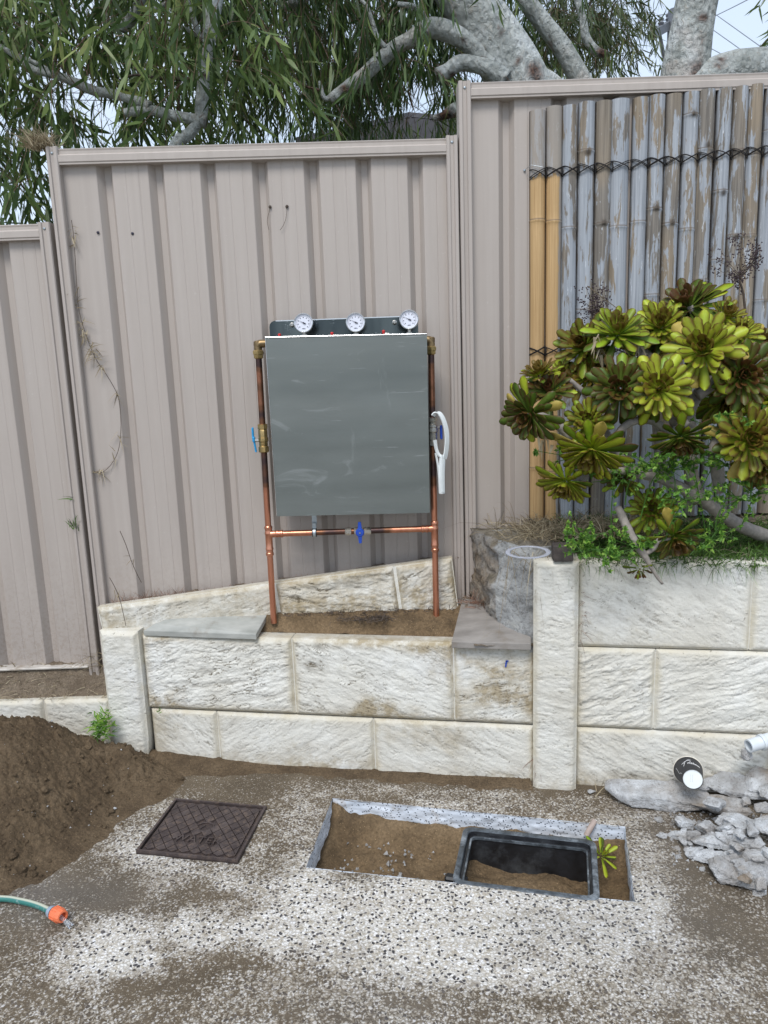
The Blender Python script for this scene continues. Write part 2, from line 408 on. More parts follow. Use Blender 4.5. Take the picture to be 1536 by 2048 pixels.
M_PVC = simple('grey_white_pvc', (.60, .64, .67), .42, 0, .06, 30, .05, dirt=(.38, .36, .33))
M_ORANGE = simple('orange_plastic', (.72, .17, .07), .4, 0, .12, 60, .08)
M_GREYPL = simple('blue_grey_plastic', (.28, .34, .42), .45, 0, .15, 60, .08)
M_ROPE = simple('black_twine', (.018, .016, .016), .95, 0, .4, 200, .8)
M_WOODD = simple('dark_weathered_wood', (.060, .050, .045), .8, 0, .4, 40, .6)
M_CLEAR = simple('clouded_clear_plastic', (.42, .44, .50), .25, 0, .05, 40, .05); M_CLEAR.node_tree.nodes['Principled BSDF'].inputs['Transmission Weight'].default_value = .25
M_LIME = None
def m_lime():
    n = N('old_limestone'); p = n.pos(); geo = n.nd('ShaderNodeNewGeometry'); nx = n.sep(geo.outputs['Normal'])
    a = n.noise(p, 13, 7, .7); f = n.noise(p, 90, 5, .7)
    c = n.ramp(a, [(.3, (.24, .24, .235)), (.55, (.38, .385, .38)), (.75, (.46, .455, .42))])
    brown = n.math('MULTIPLY', n.attr('stain'), n.ramp(n.noise(p, 9, 5, .7), [(.35, .35), (.6, .95)]))
    bc = n.ramp(a, [(.3, (.07, .05, .03)), (.5, (.20, .15, .10)), (.75, (.37, .31, .23))])
    c = n.mix(brown, c, bc)
    topf = n.ramp(nx[2], [(.35, 0), (.75, .95)]); c = n.mix(topf, c, n.ramp(a, [(.3, (.10, .085, .06)), (.7, (.26, .23, .18))]))
    c = n.mix(n.ramp(f, [(.3, .7), (.48, 0)]), c, (.06, .05, .04))
    return n.done(c, .92, 0, n.bump(n.math('ADD', a, f), .9, .008), .15)
M_LIME = m_lime()
def m_slab(name, c1, c2):
    n = N(name); p = n.pos(); a = n.noise(n.pos((6, 14, 14)), 1, 6, .6)
    c = n.ramp(a, [(.3, c1), (.7, c2)]); c = n.mix(n.ramp(n.noise(p, 9, 5, .7), [(.55, 0), (.75, .75)]), c, (.16, .12, .08))
    return n.done(c, .62, 0, n.bump(n.noise(p, 90, 4), .3, .002))
M_SLABG = m_slab('grey_concrete_slab', (.23, .24, .22), (.43, .43, .40))
M_SLABP = m_slab('stained_paving_slab', (.17, .155, .14), (.34, .315, .29))
def m_conc():
    n = N('broken_white_concrete'); p = n.pos(); a = n.noise(p, 16, 6, .65); r = n.rand()
    c = n.ramp(n.math('ADD', a, n.math('MULTIPLY', n.math('SUBTRACT', r, .5), .12)), [(.3, (.30, .295, .29)), (.5, (.50, .51, .52)), (.68, (.70, .72, .74))])
    c = n.mix(n.math('MULTIPLY', n.ramp(n.noise(p, 7, 4), [(.45, 0), (.66, 1)]), n.math('MULTIPLY_ADD', r, 1.0, .15), clamp=True), c, (.24, .18, .12)); c = n.mix(n.ramp(n.noise(p, 60, 5, .75), [(.30, .75), (.46, 0)]), c, (.20, .18, .16))
    v = n.vor(p, 330, 'F1', None); blk = n.math('MULTIPLY', n.math('LESS_THAN', n.sep(v.outputs['Color'])[0], .09), n.math('LESS_THAN', v.outputs['Distance'], .33))
    c = n.mix(blk, c, (.06, .06, .065))
    return n.done(c, .8, 0, n.bump(n.math('ADD', n.noise(p, 110, 5, .7), n.noise(p, 34, 5, .7)), 1.0, .010), .25)
M_CONC = m_conc()
def m_iron():
    n = N('rusty_cast_iron'); p = n.pos(); a = n.noise(p, 14, 6, .65)
    c = n.ramp(a, [(.3, (.040, .030, .030)), (.55, (.075, .058, .056)), (.75, (.125, .100, .095))])
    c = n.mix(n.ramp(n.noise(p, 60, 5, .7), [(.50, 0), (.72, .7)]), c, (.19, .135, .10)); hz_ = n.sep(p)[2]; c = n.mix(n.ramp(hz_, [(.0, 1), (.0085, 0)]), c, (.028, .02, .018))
    return n.done(c, .58, .25, n.bump(n.noise(p, 220, 4), .5, .0015), .4)
M_IRON = m_iron()
def m_bark():
    n = N('mottled_gum_bark'); p = n.pos(); v = n.noise(n.pos((1, 1, .7)), 7, 6, .6, .4)
    c = n.ramp(v, [(.3, (.27, .29, .275)), (.5, (.42, .445, .43)), (.68, (.56, .59, .59))])
    fl = n.vor(n.pos((1, 1, .65)), 42, 'SMOOTH_F1'); fl2 = n.noise(n.pos((1, 1, .8)), 36, 5, .65, 1.2)
    c = n.mix(n.ramp(fl2, [(.55, 0), (.66, .55)]), c, (.33, .30, .25))
    sp = n.ramp(n.noise(n.pos((1, 1, .45)), 11, 4, .6), [(.66, 0), (.70, 1)])
    c = n.mix(n.math('MULTIPLY', sp, .6), c, (.24, .17, .14))
    pk = n.ramp(n.noise(p, 3.2, 3), [(.58, 0), (.75, .5)]); c = n.mix(pk, c, (.55, .42, .36))
    wd = n.attr('scar'); c = n.mix(wd, c, n.ramp(fl2, [(.4, (.03, .018, .014)), (.65, (.17, .085, .055))]))
    return n.done(c, .75, 0, n.bump(n.math('ADD', fl2, fl), 1.0, .022), .25)
M_BARK = m_bark()
M_TWIG = simple('reddish_twig', (.13, .075, .05), .7, 0, .4, 60, .3)
M_DTWIG = simple('dark_dead_twig', (.07, .052, .04), .85, 0, .4, 60, .4)
def m_leaf(name, stops, rough=.42, trans=.22):
    n = N(name); r = n.attr('rnd'); c = n.ramp(r, stops)
    c = n.mix(n.ramp(n.noise(n.pos(), 26, 3), [(.35, .25), (.7, 0)]), c, (.02, .03, .012))
    n.done(c, rough, 0, spec=.4)
    t = n.nd('ShaderNodeBsdfTranslucent'); n.L.new(c, t.inputs[0]); mxs = n.nd('ShaderNodeMixShader'); mxs.inputs[0].default_value = trans
    o = [x for x in n.t.nodes if x.type == 'OUTPUT_MATERIAL'][0]
    n.L.new(n.b.outputs[0], mxs.inputs[1]); n.L.new(t.outputs[0], mxs.inputs[2]); n.L.new(mxs.outputs[0], o.inputs[0]); return n.m
M_GUML = m_leaf('gum_leaf', [(0, (.04, .075, .026)), (.35, (.10, .165, .048)), (.6, (.19, .27, .08)), (.85, (.32, .39, .13)), (.95, (.36, .40, .13)), (1, (.34, .16, .08))], .42, .35)
M_GUML2 = m_leaf('gum_leaf_dark', [(0, (.030, .060, .018)), (.5, (.085, .15, .040)), (.85, (.22, .28, .08)), (1, (.30, .24, .09))], .42, .32)
M_GUML3 = m_leaf('gum_leaf_olive', [(0, (.05, .072, .025)), (.5, (.10, .135, .045)), (.85, (.19, .20, .07)), (1, (.28, .17, .08))])
M_GRASS = m_leaf('green_grass', [(0, (.035, .075, .014)), (.5, (.085, .18, .03)), (1, (.20, .36, .07))], .5, .3)
M_DRY = m_leaf('dry_straw', [(0, (.16, .12, .07)), (.5, (.34, .27, .17)), (1, (.58, .50, .35))], .7, .2)
M_REDDRY = m_leaf('reddish_dry_stems', [(0, (.12, .06, .04)), (.6, (.26, .14, .10)), (1, (.45, .30, .22))], .7, .15)
M_SPURGE = m_leaf('bright_weed', [(0, (.08, .20, .03)), (.5, (.17, .38, .055)), (1, (.38, .58, .10))], .5, .4)
M_BERRY = simple('dark_seed_heads', (.045, .028, .035), .7, 0, .4, 80, .2)
def m_aeon():
    n = N('aeonium_leaf'); t = n.attr('t'); e = n.attr('e'); inn = n.attr('inn'); r = n.rand()
    p = n.noise(n.pos(), 22, 3)
    c = n.ramp(n.math('ADD', n.math('MULTIPLY', r, .6), n.math('MULTIPLY', p, .5)), [(.15, (.04, .085, .012)), (.38, (.10, .21, .012)), (.55, (.26, .45, .016)), (.85, (.56, .66, .035))])
    c = n.mix(n.math('MULTIPLY', n.math('SUBTRACT', 1.0, t), .35, clamp=True), c, (.36, .46, .10))
    red = n.math('ADD', n.math('MULTIPLY', n.math('POWER', e, 3.0), n.ramp(t, [(.40, 0), (.75, 1)])), n.math('MULTIPLY', inn, n.ramp(t, [(.3, .2), (.7, 1)])), clamp=True)
    c = n.mix(n.math('MULTIPLY', red, .85), c, (.12, .028, .016))
    n.done(c, .42, 0, spec=.4)
    tr = n.nd('ShaderNodeBsdfTranslucent'); n.L.new(c, tr.inputs[0]); mxs = n.nd('ShaderNodeMixShader'); mxs.inputs[0].default_value = .3
    o = [x for x in n.t.nodes if x.type == 'OUTPUT_MATERIAL'][0]
    n.L.new(n.b.outputs[0], mxs.inputs[1]); n.L.new(tr.outputs[0], mxs.inputs[2]); n.L.new(mxs.outputs[0], o.inputs[0]); return n.m
M_AEON = m_aeon()
M_YELL = m_leaf('yellowed_leaf', [(0, (.45, .36, .05)), (.5, (.55, .42, .10)), (1, (.42, .28, .14))], .5, .2)
M_ASTEM = simple('grey_succulent_stem', (.24, .215, .19), .8, 0, .3, 50, .8)
def m_bamboo(name, gold):
    n = N(name); r = n.rand(); off = n.nd('ShaderNodeCombineXYZ'); n.L.new(n.math('MULTIPLY', r, 37), off.inputs[0]); n.L.new(n.math('MULTIPLY', r, 11), off.inputs[2])
    def vv(sc):
        a = n.nd('ShaderNodeVectorMath'); a.operation = 'ADD'; n.L.new(n.pos(sc), a.inputs[0]); n.L.new(off.outputs[0], a.inputs[1]); return a.outputs[0]
    fib = n.noise(vv((160, 160, 3.2)), 1, 5, .65); pat = n.noise(vv((26, 26, 4.0)), 1, 6, .66, .3); big = n.noise(vv((5, 5, 2.0)), 1, 3)
    grey = n.ramp(fib, [(.3, (.10, .09, .08)), (.55, (.205, .185, .16)), (.75, (.30, .27, .23))])
    tan = n.ramp(fib, [(.3, (.19, .155, .11)), (.7, (.34, .27, .19))])
    base = n.mix(n.ramp(big, [(.42, 0), (.62, .8)]), grey, tan)
    blue = n.ramp(fib, [(.28, (.22, .245, .28)), (.72, (.44, .48, .53))])
    lim = n.math('ADD', pat, n.math('MULTIPLY', n.math('SUBTRACT', r, .5), .22))
    c = n.mix(n.ramp(lim, [(.52, 0), (.55, .85)]), base, blue)
    c = n.mix(n.ramp(lim, [(.502, 0), (.508, 1), (.520, 0)]) if False else n.math('MULTIPLY', n.ramp(n.noise(vv((90, 90, 16)), 1, 4, .7), [(.64, 0), (.68, 1)]), .65), c, (.60, .64, .68))
    if gold:
        z = n.sep(n.pos())[2]
        gc = n.ramp(fib, [(.3, (.36, .225, .10)), (.7, (.55, .375, .19))])
        gm = n.math('MULTIPLY', n.math('LESS_THAN', n.math('ADD', z, n.math('MULTIPLY', n.math('SUBTRACT', n.noise(vv((90, 90, 12)), 1, 3), .5), .07)), float(at(1078, 352, 2.862)[2])), 1.0)
        side = n.attr('side'); gs = n.ramp(n.math('ADD', side, n.math('MULTIPLY', n.math('SUBTRACT', pat, .5), .6)), [(.70 if gold == 2 else 1.2, 1), (.76 if gold == 2 else 1.25, 0)]) if gold == 2 else 1.0
        fac = n.math('MULTIPLY', gm, gs)
        c = n.mix(fac, n.mix(.7, c, (.33, .30, .27)), gc)
    sd_ = n.attr('side'); c = n.mix(n.ramp(n.math('ABSOLUTE', n.math('SUBTRACT', sd_, .5)), [(.44, 0), (.5, .8)]), c, (.05, .045, .042)); nd_ = n.attr('node'); c = n.mix(n.math('MULTIPLY', nd_, .85), c, (.11, .085, .065))  # pole edges darkened: shade of the gaps between poles painted into the colour
    kn = n.attr('knot'); c = n.mix(n.math('MULTIPLY', kn, .9), c, (.05, .038, .028))
    return n.done(c, .62, 0, n.bump(fib, .25, .0015), .3)
M_BAM = m_bamboo('weathered_bamboo', 0); M_BAM1 = m_bamboo('golden_bamboo', 1); M_BAM2 = m_bamboo('half_golden_bamboo', 2)
M_TILE = simple('dark_roof_tile', (.045, .043, .048), .6, 0, .3, 12, .3)
M_BRICKW = simple('cream_house_wall', (.42, .36, .29), .85, 0, .1, 10, .2)
M_POLE = simple('grey_steel_pole', (.17, .18, .20), .6, .3, .2, 20, .2)
M_WIRE = simple('grey_cable', (.20, .22, .25), .6, 0, .2, 20, .0)
M_GROUND = m_soil('garden_earth', (.08, .07, .04), (.12, .11, .06), (.17, .15, .09), .4)
def m_water():
    n = N('running_water'); b = n.b; b.inputs['Transmission Weight'].default_value = .9; b.inputs['IOR'].default_value = 1.33
    return n.done((.9, .95, 1.0), .04)
M_WATER = m_water()
def m_hose():
    n = N('green_garden_hose'); s = n.attr('strip'); c = n.mix(s, (.03, .16, .14), (.50, .52, .42))
    c = n.mix(n.ramp(n.noise(n.pos(), 60, 4), [(.55, 0), (.7, .6)]), c, (.38, .45, .44)); return n.done(c, .35, 0)
M_HOSE = m_hose()
exec_parts = True

# ================================================================== THE RETAINING WALL PLANE (yawed 10 degrees; runs from far left to near right)
WA = R_(10)
WD = np.array([math.cos(WA), -math.sin(WA), 0]); WN = np.array([-math.sin(WA), -math.cos(WA), 0])   # along, outward
G0 = gz(1068, 1563)
def W(s, z, out=0.0):
    s = np.asarray(s, float); z = np.asarray(z, float); out = np.asarray(out, float)
    return G0+s[..., None]*WD+out[..., None]*WN+z[..., None]*np.array([0, 0, 1.0])
def wline(x):  # y of the wall face at a given x
    return G0[1]-(x-G0[0])*math.tan(WA)
FY = 2.90      # fence face

# ================================================================== GROUND
HB = [gz(665, 1595)[:2], gz(1250, 1652)[:2], gz(1270, 1802)[:2], gz(612, 1733)[:2]]   # hole: back-left, back-right, front-right, front-left
CLEAN = [(330,1655,45,75,-.55),(375,1600,40,18,-.45),(285,1700,50,30,-.45),(575,1660,40,70,-.35),(620,1600,40,35,-.25),(450,1752,200,26,-.30),
 (215,1890,100,55,-.95),(270,1930,70,38,-.6),(150,1960,60,45,-.35),(360,1858,42,34,-.75),(520,1865,110,42,-.85),(640,1800,150,40,-.35),
 (850,1800,280,50,-.60),(1000,1830,240,80,-.65),(800,1880,200,70,-.60),(1080,1950,260,50,-.45),(760,1960,160,60,-.2),(620,1760,60,30,-.30),(1290,1720,55,130,-.35),
 (900,1600,230,28,-.30),(1180,1640,100,20,-.4),(1260,1600,60,40,-.15),(500,1552,60,10,-.35),(560,1990,130,60,-.12),(1250,1850,120,60,-.38),(1400,1990,150,70,-.15),
 (500,1570,170,36,.55),(330,1560,90,50,.5),(780,1618,170,16,.22),(1200,1590,90,20,.4),(1350,1640,90,40,.35),(1400,1720,60,50,.45),(1480,1830,90,60,.45),(420,1796,90,22,.35),
 (330,1905,24,42,.5),(280,1985,50,26,.5),(320,1880,30,20,.2),(100,1900,110,90,.16),(150,1790,150,45,.42),(560,1665,26,60,.3),(470,1935,90,25,.35),(380,1965,70,40,.25),(650,1915,70,25,.25),(900,1990,120,30,.05),(1050,1660,0.1,1,0)]
WETB = [(1090,1850,110,55,.55),(1250,1850,90,60,.35),(180,1790,130,45,.45),(1380,1900,160,130,.3),(1320,1700,70,110,.35),(760,2020,160,60,.3),(60,1790,60,60,.6)]
def blobs(px, py, L, base):
    v = np.full_like(px, base)
    for (bx, by, rx, ry, s) in L:
        v = v+s*np.exp(-(((px-bx)/rx)**2+((py-by)/ry)**2)*.9)
    return v
def gattr(P):
    px, py = proj(P)
    wx = (fbm(P[..., 0]*7, P[..., 1]*7, 3.0, 4)-.5)*130; wy = (fbm(P[..., 0]*7, P[..., 1]*7, 9.0, 4)-.5)*80
    mud = np.clip(blobs(px+wx, py+wy, CLEAN, .82)+(fbm(P[..., 0]*11+3, P[..., 1]*16, 6.0, 5, .6)-.5)*.75, 0.02, 1.25)
    far = (py < 1300) | (py > 2300) | (px < -400) | (px > 1900); mud = np.where(far, .55, mud)
    d = (P[..., 1]-(wline(P[..., 0])-.03)); mud = mud+sst(-.07, 0, d)*.45
    return mud, np.clip(blobs(px, py, WETB, .0), 0, 1)
def gheight(x, y, fade=1.0):
    mud_lump = (fbm(x*6, y*6, 1.0, 4)-.5)*.010+(fbm(x*40, y*40, 2.0, 3)-.5)*.0035
    return mud_lump*fade
def patch(a, b, c, d, nu, nv, fine=True):
    u = np.linspace(0, 1, nu)[:, None, None]; v = np.linspace(0, 1, nv)[None, :, None]
    a, b, c, d = [np.array(q, float)[:2] for q in (a, b, c, d)]
    P = (a*(1-u)+b*u)*(1-v)+(d*(1-u)+c*u)*v
    return np.concatenate([P, np.zeros(P.shape[:2]+(1,))], 2)
OL, OR_, OB, OT = -2.0, 1.9, 1.15, 3.05
FO = [(OL, OT), (OR_, OT), (OR_, OB), (OL, OB)]   # BL(back) order: back-left, back-right, front-right, front-left
patV = []; patF = []; patM = []; patW = []; base = 0
for k, (nu, nv) in enumerate(((320, 110), (150, 170), (420, 230), (150, 230))):
    a, b = FO[k], FO[(k+1) % 4]; c, d = HB[(k+1) % 4], HB[k]
    P = patch(a, b, c, d, nu, nv)
    edge = np.ones((nu, nv)); edge[:, -1] = 0
    vv_ = np.linspace(0, 1, nv)[None, :]; fade = sst(0, .1, vv_)+0*P[..., 0]
    # broken concrete edge at the hole
    wob = (fbm(P[..., 0]*30, P[..., 1]*30, 5.0, 3)-.5)*.010*(vv_**20)
    P[..., 0] += wob; P[..., 1] += wob*.6
    P[..., 2] = gheight(P[..., 0], P[..., 1], fade)-(vv_**60)*.004
    m_, w_ = gattr(P)
    patV.append(P.reshape(-1, 3)); patM.append(m_.ravel()); patW.append(w_.ravel())
    f = gridfaces(nu, nv)+base; patF.append(f[:, ::-1]); base += nu*nv
outer = [(-7, 3.05), (7, 3.05), (7, -5), (-7, -5)]
for k in range(1, 4):
    P = patch(outer[k], outer[(k+1) % 4], FO[(k+1) % 4], FO[k], 30, 12)
    m_, w_ = gattr(P); patV.append(P.reshape(-1, 3)); patM.append(m_.ravel()*0+.55); patW.append(w_.ravel()*0)
    patF.append((gridfaces(30, 12)+base)[:, ::-1]); base += 360
mk('patio_pavement', np.concatenate(patV), np.concatenate(patF), M_AGG, smooth=True, attrs={'mud': np.concatenate(patM), 'wet': np.concatenate(patW)},
   kind='structure', label='wet exposed aggregate concrete paving with silt washed over it')
# land beyond: a ring round the patio and the higher land behind the fence
gv = []; gf = []
def quad(a, b, c, d):
    i = len(gv); gv.extend([a, b, c, d]); gf.append((i, i+1, i+2, i+3))
for (x0, x1, y0, y1) in ((-90, 90, -90, -5), (-90, -7, -5, 3.05), (7, 90, -5, 3.05)): quad((x0, y0, -.02), (x1, y0, -.02), (x1, y1, -.02), (x0, y1, -.02))
quad((-90, 3.05, .3), (90, 3.05, .3), (90, 140, .3), (-90, 140, .3)); quad((-90, 3.05, -.02), (90, 3.05, -.02), (90, 3.05, .3), (-90, 3.05, .3))
mk('ground', gv, gf, M_GROUND, kind='structure', label='earth beyond the patio and behind the fence')
# cut faces of the slab inside the hole, sand floor
def cutface(p, q, h0, name='cut_concrete_edge', joint=None, flip=False, seed=0):
    p = np.array(p); q = np.array(q); L = np.linalg.norm(q-p); nu = int(L/.006)+2; nv = 22
    u = np.linspace(0, 1, nu)[:, None]+np.zeros((1, nv)); v = np.linspace(0, 1, nv)[None, :]+np.zeros((nu, 1))
    X = p[0]+(q[0]-p[0])*u; Y = p[1]+(q[1]-p[1])*u
    dep = h0*(1+.18*(fbm(u*L*9+seed, u*0+.3, 0.0, 4)-.5)*2)
    t = (q-p)/L; nn = np.array([t[1], -t[0]])*(-1 if flip else 1)
    o = (fbm(u*L*25, v*5, 3.0+seed, 4)-.5)*.010+.018*v**2*0
    Z = -.002-dep*v; under = sst(.82, 1, v)*.03
    X = X+nn[0]*(o*sst(0, .1, v)-under*1.0); Y = Y+nn[1]*(o*sst(0, .1, v)-under*1.0)
    return mk(name, np.stack([X, Y, Z], -1), gridfaces(nu, nv), M_CUT, smooth=True, kind='structure', label='pale cut edge of the concrete slab inside the hole')
cutface(HB[0], HB[1], .085, 'cut_pavement_edge', seed=1)
cutface(HB[3], HB[0], .10, 'cut_pavement_edge', seed=4)
cutface(HB[1], HB[2], .11, 'cut_pavement_edge', seed=8)
cutface(HB[2], HB[3], .09, 'cut_pavement_edge', seed=11)
hd = np.array(HB[1])-np.array(HB[0]); hl = np.linalg.norm(hd); hd /= hl; hn = np.array([-hd[1], hd[0]])   # along hole, towards the back
hole_o = (np.array(HB[0])+np.array(HB[3]))/2; HW = .36
def H(a, b, z): a = np.asarray(a, float); b = np.asarray(b, float); return np.stack([hole_o[0]+hd[0]*a+hn[0]*b, hole_o[1]+hd[1]*a+hn[1]*b, np.asarray(z, float)+0*a], -1)
u = np.linspace(-.12, 1.14, 260)[:, None]+np.zeros((1, 110)); v = np.linspace(-.235, .225, 110)[None, :]+np.zeros((260, 1))
z = -.135+(fbm(u*8, v*8, 4.0, 5)-.5)*.05+(fbm(u*60, v*60, 2.0, 3)-.5)*.010+.035*sst(.05, .0, u)-.15*sst(.52, .56, u)*sst(1.3, 1.2, u)*sst(.2,.12,abs(v))*0+.075*sst(.10,.19,v)+.03*sst(-.14,-.2,v)
mk('sand_floor', H(u, v, z), gridfaces(260, 110), M_SAND, smooth=True, kind='structure', label='damp brown sand at the bottom of the hole')

# ================================================================== ROUGH-FACED CONCRETE PIECES
def rough(name, s0, s1, z0, z1, out, thick, seed, ang=0.0, amp=.006, parent=None, step=.0031, tilt=0.0, stain=0.0, bevel=.009, fs=1.0, frame=None, mat=None, cavk=1.0, taper=None, fl=1.0, **kw):
    """block with a displaced rock face; frame: function(s,z,out)->place"""
    fr = frame or W
    nu = max(6, int((s1-s0)/step)); nv = max(6, int((z1-z0)/step))
    s = np.linspace(s0, s1, nu)[:, None]+np.zeros((1, nv)); zz = np.linspace(z0, z1, nv)[None, :]+np.zeros((nu, 1))
    ca, sa = math.cos(ang), math.sin(ang); a = (s*ca+zz*sa); b = (-s*sa+zz*ca)
    wq = (fbm(a*7+seed, b*7, 1.0, 3)-.5)*.05
    h1 = fbm(a*9*fs+seed*3.1, (b+wq)*48*fs, 2.0, 5, .6)
    k = 5.0; q = h1*k+fbm(a*5, b*5, seed, 3)*2.2; h2 = (np.floor(q)+sst(.0, .80, q-np.floor(q)))/k-fbm(a*5, b*5, seed, 3)*2.2/k
    h3 = fbm(a*55, b*110, seed+9.0, 4, .75)
    h4 = fbm(a*16, b*26, seed+4.0, 4)
    h = (h1*.15+h2*.55*fl+h4*.35+h3*.42)
    es = np.minimum(s-s0, s1-s); ez = np.minimum(zz-z0, z1-zz); e = np.minimum(es, ez)
    ef = sst(0.0, .022, e)
    dsp = out+(h-.62)*amp*1.75*ef-bevel*(1-sst(-.001, bevel*1.3, e))-.0015*(1-ef)
    fr_ = q-np.floor(q); crack = np.exp(-(np.minimum(fr_, 1-fr_)/.07)**2)*sst(.50-.10*stain, .60-.10*stain, fbm(a*12+seed, b*30, 7.0, 3))
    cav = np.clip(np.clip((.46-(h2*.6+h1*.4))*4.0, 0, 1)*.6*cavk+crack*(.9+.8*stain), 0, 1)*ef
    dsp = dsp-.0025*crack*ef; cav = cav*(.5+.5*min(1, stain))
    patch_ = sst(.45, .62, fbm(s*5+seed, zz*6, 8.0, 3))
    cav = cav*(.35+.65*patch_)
    S = s+0*zz; Z = zz.copy()
    if taper: S = taper(s, zz)
    V = fr(S, Z, dsp).reshape(-1, 3); F = gridfaces(nu, nv)
    # close the sides and back
    ring = [i*nv for i in range(nu)]+[(nu-1)*nv+j for j in range(1, nv)]+[i*nv+nv-1 for i in range(nu-2, -1, -1)]+[j for j in range(nv-2, 0, -1)]
    rs = S.reshape(-1)[ring]; rz = Z.reshape(-1)[ring]
    mid = fr(rs, rz, np.full(len(ring), out-thick+.008))
    cx, cz = (s0+s1)/2, (z0+z1)/2
    bk = fr(cx+(rs-cx)*(1-.006/(s1-s0)*2), cz+(rz-cz)*(1-.006/(z1-z0)*2), np.full(len(ring), out-thick))
    n0 = len(V); m = len(ring); V = np.concatenate([V, mid, bk]); r = np.array(ring)
    r2 = np.roll(r, -1); i = np.arange(m); i2 = np.roll(i, -1)
    F = np.concatenate([F, np.stack([r, n0+i, n0+i2, r2], 1)[:, ::-1], np.stack([n0+i, n0+m+i, n0+m+i2, n0+i2], 1)[:, ::-1]])
    Fl = F  # back cap as a fan of quads
    c = len(V); V = np.concatenate([V, bk.mean(0)[None]])
    Fl = np.concatenate([Fl, np.stack([n0+m+i[::2], np.full(len(i[::2]), c), n0+m+np.roll(i, -2)[::2], n0+m+np.roll(i, -1)[::2]], 1)])
    zf = np.zeros(2*m+1); foot = kw.pop('foot', 0)
    edg = np.concatenate([(1-sst(.0, .03, e)).ravel(), zf+.6])
    gz_ = np.clip(1.1-(zz-.0)/.06, 0, 1)
    stn = np.concatenate([(np.clip(stain*sst(.45, .75, fbm(s*4+seed*1.7, zz*5, 6.0, 4))*1.4+.45*gz_*(z0 < .05)+stain*.5*(1-sst(0, .05, e))+foot*sst(-.04, -.15, zz), 0, 1)).ravel(), zf+stain*.4])
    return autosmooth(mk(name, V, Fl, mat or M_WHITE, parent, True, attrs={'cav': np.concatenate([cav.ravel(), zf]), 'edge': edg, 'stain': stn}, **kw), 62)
def core(name, s0, s1, z0, z1, out, thick, parent, frame=None):
    fr = frame or W
    V = [fr(np.array(s), np.array(z), np.array(o)) for s in (s0, s1) for z in (z0, z1) for o in (out-thick, out)]
    return mk(name, V, [(0, 1, 3, 2), (4, 6, 7, 5), (0, 4, 5, 1), (2, 3, 7, 6), (0, 2, 6, 4), (1, 5, 7, 3)], M_WHITE, parent)
GAP = .0022
wl = empty('retaining_wall', W(np.array(-.8), np.array(0.)), 'low white rock-faced concrete wall of two courses below the gauge board, stained brown', 'wall')
SL = -1.497
def course(par, z0, z1, cuts, seeds, angs, amps, stain, thick=.075, out=0.0, frame=None):
    core('sleeper_core', cuts[0]+.001, cuts[-1]-.001, z0+.003, z1-.003, out-.012, thick-.022, par, frame)
    for i in range(len(cuts)-1):
        rough('block', cuts[i]+(GAP if i else 0), cuts[i+1]-(GAP if i < len(cuts)-2 else 0), z0, z1, out, thick-.001, seeds[i], angs[i], amps[i], par, stain=stain, frame=frame)
course(wl, .222, .525, [SL, -.893, -.287, .0], [1, 2, 3], [R_(14), R_(-20), R_(12)], [.0085, .006, .0055], 1.0)
course(wl, -.10, .216, [SL+.01, -1.215, -.592, .0], [4, 5, 6], [R_(-42), R_(30), R_(-25)], [.0045, .004, .004], .40)
wr = empty('retaining_wall', W(np.array(.9), np.array(0.)), 'tall clean white rock-faced wall of three courses holding the succulent bed', 'wall')
course(wr, .525, .836, [.145, .712, 1.33, 1.95], [11, 12, 25], [R_(-32), R_(-2), R_(20)], [.0048, .0055, .005], .12)
course(wr, .222, .521, [.145, .412, 1.03, 1.65, 1.95], [13, 14, 26, 27], [R_(24), R_(16), R_(5), R_(-20)], [.0105, .009, .007, .006], .15)
course(wr, -.10, .218, [.145, .800, 1.42, 1.95], [15, 16, 28], [R_(-30), R_(20), R_(0)], [.006, .006, .006], .35)
rough('wall_post', -.004, .147, -.03, .842, .045, .13, 31, R_(-8), .0055, None, stain=.15, bevel=.012, fl=.7,
      label='tall white rough concrete post between the low and the tall wall', cat='post')
def tap(s, z):
    m = -1.575; k = 1-.28*np.clip((.12-z)/.17, 0, 1)**1.5; return m+(s-m)*k
rough('wall_post', -1.655, -1.496, -.03, .548, .035, .11, 33, R_(10), .0055, None, stain=.12, bevel=.014, fl=.6, taper=tap,
      label='short white concrete post at the left end of the low wall, tapering to its foot', cat='post')
ll = empty('retaining_wall', W(np.array(-2.0), np.array(0.)), 'low far-left white block wall half buried by the soil heap', 'wall')
PLW = W(np.array(-1.657), np.array(0.)); _la = R_(1.0); _ld = np.array([math.cos(_la), -math.sin(_la), 0]); _ln = np.array([-math.sin(_la), -math.cos(_la), 0]); PLW = PLW+_ln*.01
def LWF(s_, z_, o_=0.0):
    s_ = np.asarray(s_, float); z_ = np.asarray(z_, float); o_ = np.asarray(o_, float)
    return PLW+s_[..., None]*_ld+o_[..., None]*_ln+z_[..., None]*np.array([0, 0, 1.0])
zl = onpl(100, 1402, PLW, _ln)[2]; _sj = (onpl(88, 1430, PLW, _ln)-PLW)@_ld
course(ll, -.05, zl, [-1.5, -.95, _sj, 0], [41, 42, 43], [R_(20), R_(-15), R_(-30)], [.005, .005, .005], .5, frame=LWF, thick=.06)
